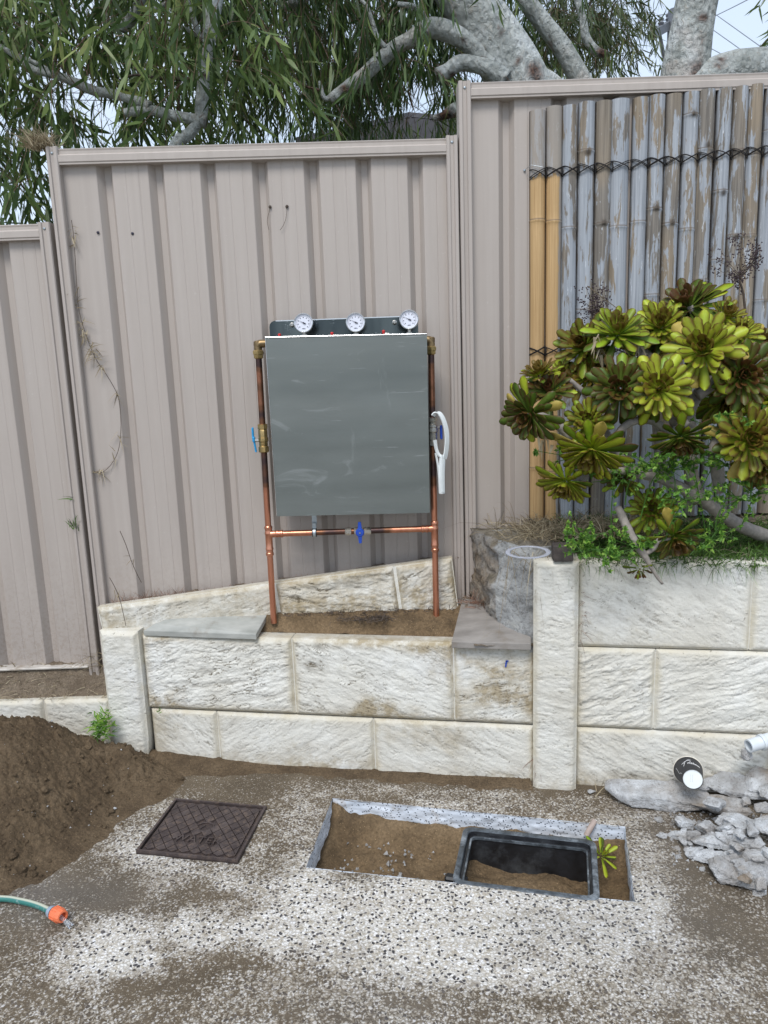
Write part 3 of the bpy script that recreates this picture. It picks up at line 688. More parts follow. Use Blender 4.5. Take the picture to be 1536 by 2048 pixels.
# wing sleeper: lies along the fence behind the planter, rising to the right
wgl = at(192, 1217, 2.80); wgr = at(905, 1117, 2.80)
wgd = (wgr-wgl); wgL = np.linalg.norm(wgd); wgd = wgd/wgL; wgu = np.array([-wgd[2], 0, wgd[0]])
def WG(s, z, out=0.0):
    s = np.asarray(s, float); z = np.asarray(z, float); out = np.asarray(out, float)
    return wgl+s[..., None]*wgd+z[..., None]*wgu+out[..., None]*np.array([0, -1.0, 0])
wg = empty('sleeper_wall', WG(np.array(.7), np.array(-.3)), 'leaning white sleeper against the fence behind the copper pipes, muddy along its foot', 'wall')
cutw = [0, .70, 1.17, wgL]
core('sleeper_core', .002, wgL-.002, -.297, -.003, -.010, .05, wg, WG)
for i in range(3):
    rough('block', cutw[i]+(.0015 if i else 0), cutw[i+1]-(.0015 if i < 2 else 0), -.30, 0, 0, .055, 51+i, R_((5, -14, 20)[i]), (.0045, .012, .010)[i], wg, frame=WG, stain=(.25, 1.0, .85)[i], bevel=.012, fs=(1, .55, .6)[i], cavk=(1, 1.9, 1.7)[i], foot=(.3, 1, 1)[i])
# old limestone block
def limeblock():
    P = [(.335, 2.86), (.400, 2.63), (.500, 2.515), (.60, 2.52), (.62, 2.86)]
    n = 150; per = []; ed = []
    for i in range(5):
        a = np.array(P[i]); b = np.array(P[(i+1) % 5])
        for k in range(n//5*1):
            per.append(a+(b-a)*k/(n//5)); ed.append(i)
    per = np.array(per); ed = np.array(ed); n = len(per); nz_ = 70
    c = per.mean(0); V = []; st = []
    for j in range(nz_):
        t = j/(nz_-1); z = .50+.385*t; sh = 1-.03*t-.03*max(0, t-.93)/.07
        x = c[0]+(per[:, 0]-c[0])*sh; y = c[1]+(per[:, 1]-c[1])*sh
        brownside = np.where(ed == 0, 1.0, np.where(ed == 4, .6, 0.0))
        am = np.where(ed == 0, .055, .022)
        d = (fbm(x*14, y*14, z*14+0*x, 5, .6)-.5)*am*2
        dx = x-c[0]; dy = y-c[1]; L = np.hypot(dx, dy); x = x+dx/L*d; y = y+dy/L*d
        V.append(np.stack([x, y, z+0*x+(fbm(x*9, y*9, 3.3, 3)-.5)*.03*t], -1)); st.append(brownside)
    for sh in (.75, .5, .25, .02):
        x = c[0]+(V[nz_-1][:, 0]-c[0])*sh; y = c[1]+(V[nz_-1][:, 1]-c[1])*sh
        V.append(np.stack([x, y, .893+(fbm(x*22, y*22, 9.0, 4)-.5)*.035-.01*(sh > .7)], -1)); st.append(ed*0.0)
    V = np.concatenate(V); m = nz_+4; F = []
    i = np.arange(n)
    for j in range(m-1): F.append(np.stack([j*n+i, j*n+(i+1) % n, (j+1)*n+(i+1) % n, (j+1)*n+i], 1))
    mk('limestone_block', V, np.concatenate(F), M_LIME, None, True, attrs={'stain': np.concatenate(st)}, label='big weathered limestone block behind the tall post, brown broken side and grey face', cat='stone block')
limeblock()

# ================================================================== SOIL BEDS
def hf(name, x0, x1, ya, yb, zf, mat, step=.006, **kw):
    nu = int((x1-x0)/step)+2; x = np.linspace(x0, x1, nu)[:, None]
    y0 = ya(x) if callable(ya) else ya+0*x; y1 = yb(x) if callable(yb) else yb+0*x
    nv = int(np.max(y1-y0)/step)+2; t = np.linspace(0, 1, nv)[None, :]
    X = x+0*t; Y = y0+(y1-y0)*t; Z = zf(X, Y, t)
    return mk(name, np.stack([X, Y, Z], -1), gridfaces(nu, nv)[:, ::-1] if False else gridfaces(nu, nv), mat, None, True, **kw)
def lump(X, Y, a=.02, f=14): return (fbm(X*f, Y*f, 1.7, 5, .6)-.5)*a+(fbm(X*90, Y*90, 3.0, 3)-.5)*a*.3
hf('planter_sand', -1.12, .37, lambda x: wline(x)+.070, 2.84, lambda X, Y, t: .524+.060*sst(0, .6, t)+lump(X, Y, .022)-.02*sst(.08, .2, X)*sst(.9, .5, t), M_SAND, kind='structure', label='yellow brown sand filling the planter around the copper pipes')
hf('planter_soil', .30, .62, 2.50, 2.95, lambda X, Y, t: .535+.06*t+.02*sst(.45, .3, X)*t+lump(X, Y, .03), M_DSOIL, kind='structure', label='brown dirt in the corner by the limestone block')
hf('garden_bed_soil', .50, 2.5, lambda x: wline(x)+.05, 3.0, lambda X, Y, t: .815+.09*t+lump(X, Y, .04, 9), M_DSOIL, .010, kind='structure', label='weedy garden bed soil behind the tall wall')
zf_l = at(90, 1338, FY)[2]
hf('side_bed_soil', -2.4, -1.10, lambda x: 0*x+2.81, 2.96, lambda X, Y, t: (zl-.02)+(zf_l-zl+.035)*sst(0, .6, t)+lump(X, Y, .05, 11)*sst(0, .35, t), M_DSOIL, kind='structure', label='dry soil strip between the low wall and the left fence')
# soil heap on the patio
def heapz(X, Y, t=None):
    g = 0*X
    for (cx, cy, rx, ry, h, p) in ((-1.38, 2.58, .27, .27, .185, 1), (-1.20, 2.66, .15, .12, .04, 1), (-1.03, 2.67, .085, .08, .085, 1), (-1.58, 2.50, .34, .34, .13, 1), (-1.30, 2.32, .20, .22, .07, 1), (-1.5, 2.2, .26, .20, .05, 1), (-.90, 2.60, .12, .12, .028, 1)):
        g = g+h*np.exp(-(((X-cx)/rx)**2+((Y-cy)/ry)**2)*1.0)
    m = sst(.012, .06, g)
    n = (fbm(X*13, Y*13, 2.2, 5, .6)-.5)*.060+(np.abs(fbm(X*38, Y*38, 4.4, 4, .6)-.5)*2)*.030+(fbm(X*150, Y*150, 6.4, 2, .6)-.5)*.010
    return g-.014+n*m*1.1+(fbm(X*30, Y*30, 1.0, 3)-.5)*.004
hf('soil_heap', -2.2, -.45, 1.95, lambda x: np.minimum(wline(x)+.01, 2.83), lambda X, Y, t: heapz(X, Y), M_SOIL, .0048, label='heap of dug damp brown soil against the left end of the low wall', cat='soil heap')
# silt skirt along the wall foot
hf('silt_drift', -1.0, .5, lambda x: wline(x)-.16, lambda x: wline(x)+.005, lambda X, Y, t: -.008+.020*t**2+.03*sst(-.45, -.95, X)*t+(fbm(X*12, Y*12, 5.0, 4)-.5)*.012*t, M_SOIL, .006, kind='stuff', label='thin drift of silt along the foot of the low wall')

# ================================================================== STEEL FENCE
def profile(x0, x1, first, pitch=.1875):
    """plan profile of the sheet: wide pans with recessed channels; returns x, y offsets (+ = back)"""
    pts = [(x0, 0.0)]; k = math.ceil((x0-first-.03)/pitch)
    while True:
        c = first+k*pitch; k += 1
        if c-.034 < x0+.002: continue
        if c+.034 > x1: break
        for dx, dy in ((-.034, 0), (-.031, .001), (-.011, .030), (.011, .030), (.026, .001), (.029, 0)): pts.append((c+dx, dy))
        # shallow flutes in the pan that follows
        for dx in (.075, .122):
            if c+dx+.006 < x1: pts += [(c+dx-.003, 0), (c+dx, .0012), (c+dx+.003, 0)]
    pts.append((x1, 0.0)); return pts
def fence(x0, x1, zb, zt0, zt1, first, label, posts, botrail=False, dz=.012):
    e = empty('steel_fence', ((x0+x1)/2, FY, zb), label, 'fence', 'stepped panels of the beige steel fence')
    pr = profile(x0, x1, first); nzs = 14; V = []; F = []
    for (x, y) in pr:
        for j in range(nzs):
            t = j/(nzs-1); zt = zt0+(zt1-zt0)*(x-x0)/(x1-x0)-.03
            z = zb+(zt-zb)*t
            V.append((x, FY+y+.004*math.sin(x*9+z*2.3)*(.3+.7*math.sin(math.pi*t)), z))
    n = len(pr)
    for i in range(n-1):
        for j in range(nzs-1): F.append((i*nzs+j, (i+1)*nzs+j, (i+1)*nzs+j+1, i*nzs+j+1))
    mk('infill_sheet', V, F, M_FENCE, e)
    # top rail: rolled channel with a rounded cap and a stepped face
    sec = [(-.024, -.052), (-.024, -.046), (-.027, -.043), (-.027, -.022), (-.018, -.016), (-.018, -.006), (-.020, .0), (-.012, .004), (.05, .004), (.054, .0), (.054, -.052)]
    V = []; F = []; m = len(sec)
    for q, x in enumerate((x0, x1)):
        zt = zt0 if q == 0 else zt1
        V += [(x, FY+dy, zt+dz_) for dy, dz_ in sec]
    F = [(i, (i+1) % m, m+(i+1) % m, m+i) for i in range(m)]+[tuple(range(m)), tuple(range(m, 2*m))[::-1]]
    mk('top_rail', V, F, M_FENCE, e)
    if botrail:
        b = MB(); b.box(((x0+x1)/2, FY-.008, zb+.004), (x1-x0, .05, .010), bev=.003); b.out('bottom_rail', simple('pale_bottom_rail', (.45, .42, .38), .6, 0, .2, 20, .1, dirt=(.2, .15, .1)) if botrail == 2 else M_FENCE, e)
    for (px0, px1, pz0, pz1) in posts:
        w_ = px1-px0
        sec2 = [(px0, .05), (px0, -.026), (px0+.003, -.030), (px0+w_*.28, -.030), (px0+w_*.34, -.024), (px0+w_*.62, -.024), (px0+w_*.68, -.030), (px1-.003, -.030), (px1, -.026), (px1, .05)]
        m = len(sec2); V = [(x, FY+y, pz0) for x, y in sec2]+[(x, FY+y, pz1) for x, y in sec2]
        F = [(i, (i+1) % m, m+(i+1) % m, m+i) for i in range(m)]+[tuple(range(m)), tuple(range(m, 2*m))[::-1]]
        mk('post', V, F, M_FENCE, e)
        b = MB(); b.lathe(((px0+px1)/2, FY-.0235, pz1-.022), (0, -1, 0), [(0, .0055), (.001, .0055), (.0035, .0035), (.004, .001)], 10); b.out('screw', M_ZINC, e)
    return e
def fx(px, py): return at(px, py, FY)[0]
def fzz(px, py): return at(px, py, FY)[2]
mL0, mL1 = fx(97, 300), fx(120, 300); mR0, mR1 = fx(891, 285), fx(914, 285)
ch0 = fx(208, 330)
fence(mL1, mR0, .30, fzz(120, 302), fzz(891, 281), ch0, 'middle beige ribbed steel fence panel behind the gauge board', [(mL0, mL1, .2, fzz(108, 297)), (mR0, mR1, .2, fzz(903, 275))])
lR0, lR1 = fx(82, 450), fx(105, 450)
fence(-3.4, lR0, zf_l+.01, fzz(0, 454), fzz(0, 454), lR0-.152, 'lower far-left beige steel fence panel above the dry soil', [(lR0, min(lR1, mL0-.003), .2, fzz(94, 447)), (-3.45, -3.4, .2, fzz(94, 447))], botrail=2)
rL0, rL1 = fx(914, 170)+.002, fx(940, 170)
fence(rL1, 3.3, .58, fzz(940, 170), fzz(1500, 160)+.012, fx(1014, 205), 'tallest right-hand beige steel fence panel behind the bamboo screen', [(rL0, rL1, .5, fzz(927, 167)), (3.3, 3.345, .5, 2.5)])

# ================================================================== BAMBOO SCREEN
bs = empty('bamboo_screen', (1.1, 2.86, .88), 'weathered split bamboo pole screen lashed with black twine against the right fence', 'screen')
BY = 2.862
tops = [(1078,218),(1111,210),(1144,208),(1177,201),(1212,199),(1246,195),(1286,192),(1320,187),(1354,185),(1388,181),(1421,176),(1456,173),(1488,170),(1520,166),(1553,164),(1586,162),(1620,160),(1654,158),(1688,156)]
nodes = {0:[440,938],1:[442,945],2:[455,760],3:[300,620],4:[447,720],5:[453],6:[443,700],7:[417,590],8:[447,640],9:[228,458],10:[297,560],11:[381,520],12:[300,470],13:[310,470],14:[260,600],15:[420],16:[330],17:[300,500],18:[410]}
knots = {3:[305],4:[446],7:[416],8:[444],9:[228],10:[290],11:[386],12:[474],13:[]}
BOTZ = .90; cxs = []
for i, (px, py) in enumerate(tops):
    top = at(px, py, BY); zt = top[2]; cx = top[0]; hw = .0308 if i not in (3, 7) else .0325
    if i+1 < len(tops): hw = (at(tops[i+1][0], tops[i+1][1], BY)[0]-cx)/2*.985
    cxs.append(cx); zn = [at(px, q, BY)[2] for q in nodes.get(i, [])]; zk = [at(px, q, BY)[2] for q in knots.get(i, [])]
    zs = set(np.linspace(BOTZ, zt, 60).tolist())
    for q in zn: zs |= {q-.02, q-.008, q-.004, q-.0015, q, q+.0015, q+.004, q+.010}
    for q in zk: zs |= set(np.linspace(q-.015, q+.035, 14).tolist())
    zs = sorted(x for x in zs if BOTZ <= x <= zt); na = 17; V = []; side = []; nda = []; kna = []
    lean = .0015*math.sin(i*2.3)
    for z in zs:
        g = 0
        for q in zn:
            d = (z-q); g = max(g, math.exp(-(d/.006)**2)); 
        wob = 1+.02*math.sin(z*3+i*1.7)
        for k in range(na):
            a = math.pi*k/(na-1)-math.pi/2; rr = hw*wob*(1+.045*g)-.0016*(math.exp(-((z-(zn[0] if zn else 9)-.004)/.0013)**2))
            kn = 0
            for q in zk: kn = max(kn, math.exp(-((math.sin(a)/.30)**2+((z-q)/(.008 if z < q else .016))**2)))
            dep = .030*math.cos(a)*(1+.05*g)+.005*kn
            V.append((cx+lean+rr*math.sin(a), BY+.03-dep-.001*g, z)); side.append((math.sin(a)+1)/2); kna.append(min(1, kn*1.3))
            nda.append(max([math.exp(-((z-q-.0045)/.0024)**2) for q in zn] or [0]))
    F = gridfaces(len(zs), na)
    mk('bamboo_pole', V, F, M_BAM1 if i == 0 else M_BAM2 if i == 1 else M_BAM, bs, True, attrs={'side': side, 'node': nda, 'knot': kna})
def lash(pyf, seed):
    rnd = random.Random(seed)
    for i in range(len(cxs)-1):
        x0, x1 = cxs[i], cxs[i+1]; xm0 = x0-(x1-x0)/2; xm1 = (x0+x1)/2; b = MB()
        px = tops[i][0]; z0 = at(px, pyf(px), BY)[2]
        for sgn in (1, -1):
            for q in range(2):
                pts = []; off = rnd.uniform(-.003, .003)
                for t in np.linspace(0, 1, 9):
                    x = xm0+(xm1-xm0)*t; a = (x-x0)/(xm1-x0); y = BY+.027-.031*math.sqrt(max(0, 1-min(1, a*a)))-.003-.0015*q
                    pts.append((x, y, z0+sgn*(t-.5)*.030+off+q*.003))
                b.tube(pts, .0016, 5)
        b.tube([(xm1, BY+.01, z0-.018), (xm1+.001, BY+.004, z0), (xm1, BY+.01, z0+.018)], .0022, 5)
        b.out('lashing', M_ROPE, bs)
lash(lambda px: 346-(px-1078)*.100, 1); lash(lambda px: 703-(px-1078)*.02, 2); lash(lambda px: 1046-(px-1078)*.0, 3)
b = MB(); q = at(1049, 341, FY-.003); b.lathe(q, (0, -1, 0), [(0, .004), (.002, .005), (.004, .003)], 10); b.tube([q+[0, -.004, 0], at(1062, 330, BY), at(1085, 334, BY-.012)], .0009, 5); b.out('nail', M_ZINC, None, label='bright nail with a wire loop left of the bamboo screen', cat='nail')

# ================================================================== GAUGE BOARD WITH COPPER PIPEWORK
gb = empty('gauge_board', (-.12, 2.78, .57), 'grey steel gauge board with three dial gauges on a copper pipe frame', 'gauge board')
PYP = 2.765; CVY = 2.715
def pp(px, py, Y=PYP): return at(px, py, Y)
# backplate (stands a little off the fence)
BPY = 2.862
bl_, br_ = at(538, 642, BPY), at(836, 634, BPY); zb_ = at(560, 1000, BPY)[2]
x0, x1, zt = bl_[0], br_[0], bl_[2]; rr = .022; V = []; 
outl = [(x0, zb_), (x1, zb_), (x1, zt)]+[(x0+rr-rr*math.sin(a), zt-rr+rr*math.cos(a)) for a in np.linspace(0, math.pi/2, 7)]
m = len(outl); V = [(x, BPY, z) for x, z in outl]+[(x, BPY+.003, z) for x, z in outl]
mk('backplate', V, [tuple(range(m))[::-1] if False else tuple(range(m)), tuple(range(m, 2*m))[::-1]]+[(i, m+i, m+(i+1) % m, (i+1) % m) for i in range(m)], M_PLATE, gb)
b = MB(); b.box((x0+(x1-x0)/2+.01, BPY-.0012, zt-.001), (x1-x0-.03, .004, .0035)); b.out('plate_edge', M_BEZEL, gb)
for px, py in ((1113-1000+471.3, 650), (789, 645)):
    q = at(px+ (0 if px > 600 else 0), py, BPY-.001); b = MB(); b.lathe(q, (0, -1, 0), [(0, .008), (.002, .009), (.004, .006), (.007, .0045)], 12); b.out('bolt', M_CHROME, gb)
# cover: shallow box with folded edges, hollow at the back
c00, c10, c01, c11 = at(554, 1032, CVY), at(859, 1025, CVY), at(531, 675, CVY), at(853, 668, CVY)
nx_, nz_ = 40, 44; u = np.linspace(0, 1, nx_)[:, None, None]; v = np.linspace(0, 1, nz_)[None, :, None]
P = (c00*(1-u)+c10*u)*(1-v)+(c01*(1-u)+c11*u)*v
P[..., 1] += (fbm(P[..., 0]*4, P[..., 2]*6, 3.0, 3)-.5)*.006*np.sin(np.pi*u[..., 0])*np.sin(np.pi*v[..., 0])
o = mk('cover_face', P.reshape(-1, 3), gridfaces(nx_, nz_), M_COVER, gb, True)
b = MB(); D = .11
def pan(a, b_, t=.0015, dd=D, inn=.0): 
    a = np.array(a); b_ = np.array(b_); e = np.array([0, dd, 0]); q = [a, b_, b_+e, a+e]
    n = np.cross(b_-a, e); n /= np.linalg.norm(n); return q+[x+n*t for x in q]
for a, c in ((c01, c11), (c10, c00), (c11, c10), (c00, c01)):
    b.add(pan(a, c), [(0, 1, 2, 3), (7, 6, 5, 4), (0, 4, 5, 1), (1, 5, 6, 2), (2, 6, 7, 3), (3, 7, 4, 0)])
b.out('cover_sides', M_COVER, gb)
b = MB(); b.tube([c01+[0, -.001, .0005], c11+[0, -.001, .0005]], .0022, 6); b.tube([c01+[-.0005, -.001, 0], c00+[-.0005, -.001, 0]], .0012, 6); b.out('folded_edge', M_BEZEL, gb)
# standoff brackets carrying plate on fence
for px in (600, 780):
    for py in (660, 980):
        q = at(px, py, BPY+.003); b = MB(); b.box((q[0], (BPY+FY+.003)/2, q[2]), (.03, FY-BPY-.002, .02)); b.out('bracket', M_ZINC, gb)
# gauges
for gi, (px, py) in enumerate(((607, 646), (711, 645), (818, 639))):
    GY = 2.735; c = at(px, py, GY); ax = np.array([.03 if gi < 2 else -.03, -1, .10]); ax /= np.linalg.norm(ax); R = .0345
    # parent gauge: case
    b = MB(); b.lathe(c-ax*.001, -ax, [(0, R*.96), (.004, R*.96), (.006, R*.9), (.026, R*.88), (.030, R*.80), (.031, R*.3)], 36)
    g = autosmooth(b.out('pressure_gauge', M_BEZEL, gb))
    b = MB(); b.lathe(c, ax, [(-.004, R*.97), (-.004, R), (.003, R), (.0055, R*.975), (.0065, R*.93), (.0055, R*.88), (.001, R*.865)], 40, cap=False); autosmooth(b.out('bezel', M_BEZEL, g), 60)
    b = MB(); b.lathe(c, ax, [(0, R*.88), (.0012, R*.88), (.0013, .0005)], 36); b.out('dial', M_DIAL, g)
    e1 = np.cross([0, 0, 1.0], ax); e1 /= np.linalg.norm(e1); e1 = -e1 if e1[0] < 0 else e1; e2 = np.cross(ax, e1); e2 = e2 if e2[2] > 0 else -e2
    def dp(r, a, h=.0022): return c+ax*h+R*r*(math.cos(a)*e1+math.sin(a)*e2)
    b = MB()
    for k in range(41):
        a = R_(225-270*k/40); big = k % 5 == 0; r0 = .70 if big else .745; wdt = .006 if big else .0035
        da = wdt/.75; b.add([dp(r0, a-da), dp(r0, a+da), dp(.80, a+da), dp(.80, a-da)], [(0, 1, 2, 3)])
    for k in range(40):
        a0, a1 = R_(225-270*k/40), R_(225-270*(k+1)/40); b.add([dp(.68, a0), dp(.68, a1), dp(.695, a1), dp(.695, a0)], [(0, 1, 2, 3)])
    for k in range(9):  # illegible small figures: tiny strokes where the photograph shows them
        a = R_(225-270*k/8); p = dp(.56, a); b.add([p-e1*.0018-e2*.0016, p+e1*.0016-e2*.0012, p+e1*.0012+e2*.0018, p-e1*.0012+e2*.0014], [(0, 1, 2, 3)])
    for s_ in (-1, 1): b.tube([dp(.62, R_(270)+s_*.30), dp(.55, R_(270)), dp(.62, R_(270)+s_*.05)], .0006, 4)
    b.out('dial_marks', M_INK, g, kind=None)
    b = MB(); an = R_(153); tip = dp(.66, an, .004); tl = dp(-.24, an, .004); nrm = math.cos(an+math.pi/2)*e1+math.sin(an+math.pi/2)*e2
    b.add([tip, c+ax*.004+nrm*.0011, tl+nrm*.0026, tl-nrm*.0026, c+ax*.004-nrm*.0011], [(0, 1, 2, 3, 4)])
    b.lathe(c+ax*.003, ax, [(0, .0028), (.002, .0024)], 10); b.out('needle', M_INK, g)
    cz = c-ax*.012; bz = c01[2]-.002+(c11[2]-c01[2])*(c[0]-c01[0])/(c11[0]-c01[0])
    b = MB(); b.tube([cz-[0, 0, R*.8], (cz[0], cz[1], bz-.01)], .006, 12); b.lathe((cz[0], cz[1], bz+.0015), (0, 0, 1), [(0, .011), (.009, .011)], 6)
    b.out('gauge_stem', M_CHROME, gb)
for px, py in ((559, 671), (664, 668), (767, 664)):
    q = at(px, py, 2.75); b = MB(); b.lathe(q-[0, 0, .006], (0, 0, 1), [(0, .0045), (.006, .0052), (.009, .0062), (.012, .005), (.013, .002)], 10); autosmooth(b.out('air_bleed_cap', M_RED, gb))
    b = MB(); b.tube([q+[.004, 0, -.005], q+[.02, 0, -.006]], .0018, 6); b.out('bleed_lever', M_CHROME, gb)
# pipes
PR = .0115
def pipe(a, b_, burns, rad=PR, name='copper_pipe'):
    a = np.array(a); b_ = np.array(b_); n = 60; V = []; F = []; bu = []
    ax = (b_-a)/np.linalg.norm(b_-a); up = np.cross(ax, [0, 1, 0]); up /= np.linalg.norm(up); w_ = np.cross(ax, up)
    for i in range(n):
        t = i/(n-1); p = a+(b_-a)*t; s_ = sum(st*math.exp(-((t-c_)/wd)**2) for c_, wd, st in burns)
        for k in range(14):
            an = 2*math.pi*k/14; V.append(p+rad*(math.cos(an)*up+math.sin(an)*w_)); bu.append(min(1, s_))
    F = [(i*14+k, i*14+(k+1) % 14, (i+1)*14+(k+1) % 14, (i+1)*14+k) for i in range(n-1) for k in range(14)]
    return mk(name, V, F, M_COPPER, gb, True, attrs={'burn': bu})
Lt, Lb = pp(516.5, 702), pp(547, 1236); Lb[2] -= .02
Rt, Rb = pp(862, 694), pp(872.5, 1230); Rb[2] -= .02
def al(a, b_, t): return np.array(a)+(np.array(b_)-np.array(a))*t
tv = lambda py, P0=702, P1=1236: (py-P0)/(P1-P0)
# left: upper, lower, below tee
vL0, vL1 = tv(838), tv(893); tL0, tL1 = tv(1050), tv(1084)
pipe(Lt, al(Lt, Lb, vL0+.01), [(.15, .12, .9), (.0, .15, .6), (.5, .2, .5), (.85, .12, 1.0)])
pipe(al(Lt, Lb, vL1-.01), al(Lt, Lb, tL0+.01), [(.2, .2, .75), (.36, .07, .6), (.0, .2, .5)])
pipe(al(Lt, Lb, tL1-.01), Lb, [(.0, .1, .1)])
vR0, vR1 = (825-694)/536, (880-694)/536; tR0, tR1 = (1040-694)/536, (1076-694)/536
pipe(Rt, al(Rt, Rb, vR0+.01), [(.15, .10, .9), (.5, .5, .45), (.9, .13, .9)])
pipe(al(Rt, Rb, vR1-.01), al(Rt, Rb, tR0+.01), [(.10, .25, .6), (.30, .12, .95), (.45, .05, .3)])
pipe(al(Rt, Rb, tR1-.01), Rb, [(.0, .1, .1)])
XL, XR = pp(541, 1068), pp(868, 1057)
pipe(XL, al(XL, XR, .53), [(.62, .15, .6), (.85, .2, .85)]); pipe(al(XL, XR, .57), XR, [(.2, .17, 1.0), (.0, .2, .7)])
def fit(name, a, b_, prof, mat, n=14, sm=True, par=None):
    """revolved fitting along a->b, prof in fractions of the length and radii in metres"""
    a = np.array(a); b_ = np.array(b_); L = np.linalg.norm(b_-a); bb = MB(); bb.lathe(a, b_-a, [(t*L, r) for t, r in prof], n); o = bb.out(name, mat, par or gb)
    return autosmooth(o, 35) if sm else o
# elbows at the top of each riser
for T, sx, py in ((Lt, 1, 693), (Rt, -1, 683)):
    cpt = np.array(T)+[0, 0, .022]
    b = MB(); b.tube([T+np.array([0, 0, .0]), T+np.array([0, 0, .012]), cpt+[sx*.003, 0, 0], cpt+[sx*.011, 0, .003], cpt+[sx*.034, 0, .003]], [.0145, .0145, .0150, .0148, .0135], 14, smooth=3)
    b.lathe(cpt+[-sx*.0, 0, .002], (0, 0, 1), [(-.006, .015), (.008, .0145), (.012, .010)], 12); autosmooth(b.out('elbow_fitting', M_BRASSD, gb), 40)
    fit('compression_nut', T+np.array([0, 0, -.028]), T+np.array([0, 0, .004]), [(0, .0125), (.12, .0175), (.5, .0185), (.52, .0205), (.85, .0205), (1, .0155)], M_BRASS, 6, False)
# ball valves
fit('ball_valve', al(Lt, Lb, vL0), al(Lt, Lb, vL1), [(0, .013), (.02, .0185), (.17, .0185), (.19, .0155), (.22, .0172), (.47, .0172), (.48, .0185), (.60, .0190), (.63, .0165), (.74, .0165), (.76, .0155), (.80, .0195), (.97, .0195), (1, .014)], M_BRASS, 8)
q = al(Lt, Lb, tv(869)); b = MB(); b.tube([q, q+[-.030, -.004, 0]], .006, 10); b.out('valve_stem', M_CHROME, gb)
b = MB(); b.box(q+[-.034, -.004, .004], (.009, .022, .020), bev=.003)
b.box(q+[-.036, -.004, .026], (.007, .016, .045), bev=.003); b.box(q+[-.031, -.004, -.022], (.006, .015, .044), rot=[[1, 0, -.12], [0, 1, 0], [.12, 0, 1]], bev=.003); b.out('valve_handle', M_BLUEL, gb, label='light blue butterfly handle')
fit('ball_valve', al(Rt, Rb, vR0), al(Rt, Rb, vR1), [(0, .013), (.02, .0185), (.14, .0185), (.16, .013), (.24, .013), (.26, .0185), (.33, .0195), (.36, .0175), (.46, .0195), (.5, .0195), (.54, .016), (.78, .0165), (.80, .0145), (.83, .0185), (.97, .0185), (1, .014)], M_CHROME, 10)
q = al(Rt, Rb, (845-694)/536); b = MB(); b.tube([q, q+[.026, .004, 0]], .0055, 10); b.out('valve_stem', M_CHROME, gb)
b = MB(); b.box(q+[.032, .006, -.018], (.009, .020, .052), bev=.003); b.out('valve_handle', M_BLUED, gb, label='dark blue handle')
# horizontal run: strap, valve, tees
q = al(XL, XR, (629-541)/327)
b = MB(); b.lathe(q-[.008, 0, 0], (1, 0, 0), [(0, .0165), (.016, .0165)], 20); b.out('pipe_clip', M_BLACKP, gb)
b = MB(); b.lathe(q-[.005, 0, 0], (1, 0, 0), [(0, .0178), (.010, .0178)], 20); b.box(q+[0, .004, .025], (.016, .004, .022), bev=.001); b.box(q+[0, .020, .062], (.018, .003, .072)); b.box(q+[0, .05, .095], (.018, .06, .003)); b.out('strap_bracket', M_ZINC, gb)
a0 = al(XL, XR, (690-541)/327); a1 = al(XL, XR, (742-541)/327)
fit('ball_valve', a0, a1, [(0, .0125), (.02, .0145), (.24, .0145), (.26, .0085), (.34, .0085), (.36, .0135), (.50, .015), (.64, .0135), (.66, .0085), (.72, .0085), (.74, .0145), (.97, .0145), (1, .0125)], M_CHROME, 8)
q = al(a0, a1, .58)+[0, -.016, 0]; b = MB(); b.lathe(q, (0, -1, 0), [(0, .006), (.008, .016), (.014, .0165), (.018, .013), (.0185, .003)], 16)
for sg in (1, -1): b.add([q+[-.008, -.009, sg*.010], q+[.008, -.009, sg*.010], q+[.0055, -.009, sg*.040], q+[-.0055, -.009, sg*.040], q+[-.008, -.016, sg*.010], q+[.008, -.016, sg*.010], q+[.0045, -.016, sg*.040], q+[-.0045, -.016, sg*.040]], [(0, 1, 2, 3)[::-1], (4, 5, 6, 7), (0, 1, 5, 4), (1, 2, 6, 5), (2, 3, 7, 6), (3, 0, 4, 7)])
b.out('valve_handle', M_BLUED, gb, label='dark blue butterfly handle facing out'); b = MB(); b.lathe(q+[0, -.018, 0], (0, -1, 0), [(0, .0035), (.003, .003)], 10); b.out('handle_screw', M_CHROME, gb)
for T, B_, t0, t1, X, sx in ((Lt, Lb, tL0, tL1, XL, 1), (Rt, Rb, tR0, tR1, XR, -1)):
    fit('tee_fitting', al(T, B_, t0-.025), al(T, B_, t1+.025), [(0, .0125), (.03, .0150), (.10, .0150), (.12, .0132), (.20, .0132), (.22, .0148), (.27, .0148), (.29, .0135), (.72, .0135), (.74, .0148), (.79, .0148), (.80, .0132), (.88, .0132), (.90, .0150), (.97, .0150), (1, .0125)], M_COPPER, 16)
    d_ = (XR-XL)/np.linalg.norm(XR-XL)*sx; a = np.array(X)
    fit('tee_branch', a, a+d_*.048, [(0, .0135), (.3, .0135), (.45, .0125), (.5, .0145), (.62, .0145), (.64, .0128), (.82, .0128), (.84, .0145), (.96, .0145), (1, .012)], M_COPPER, 16)
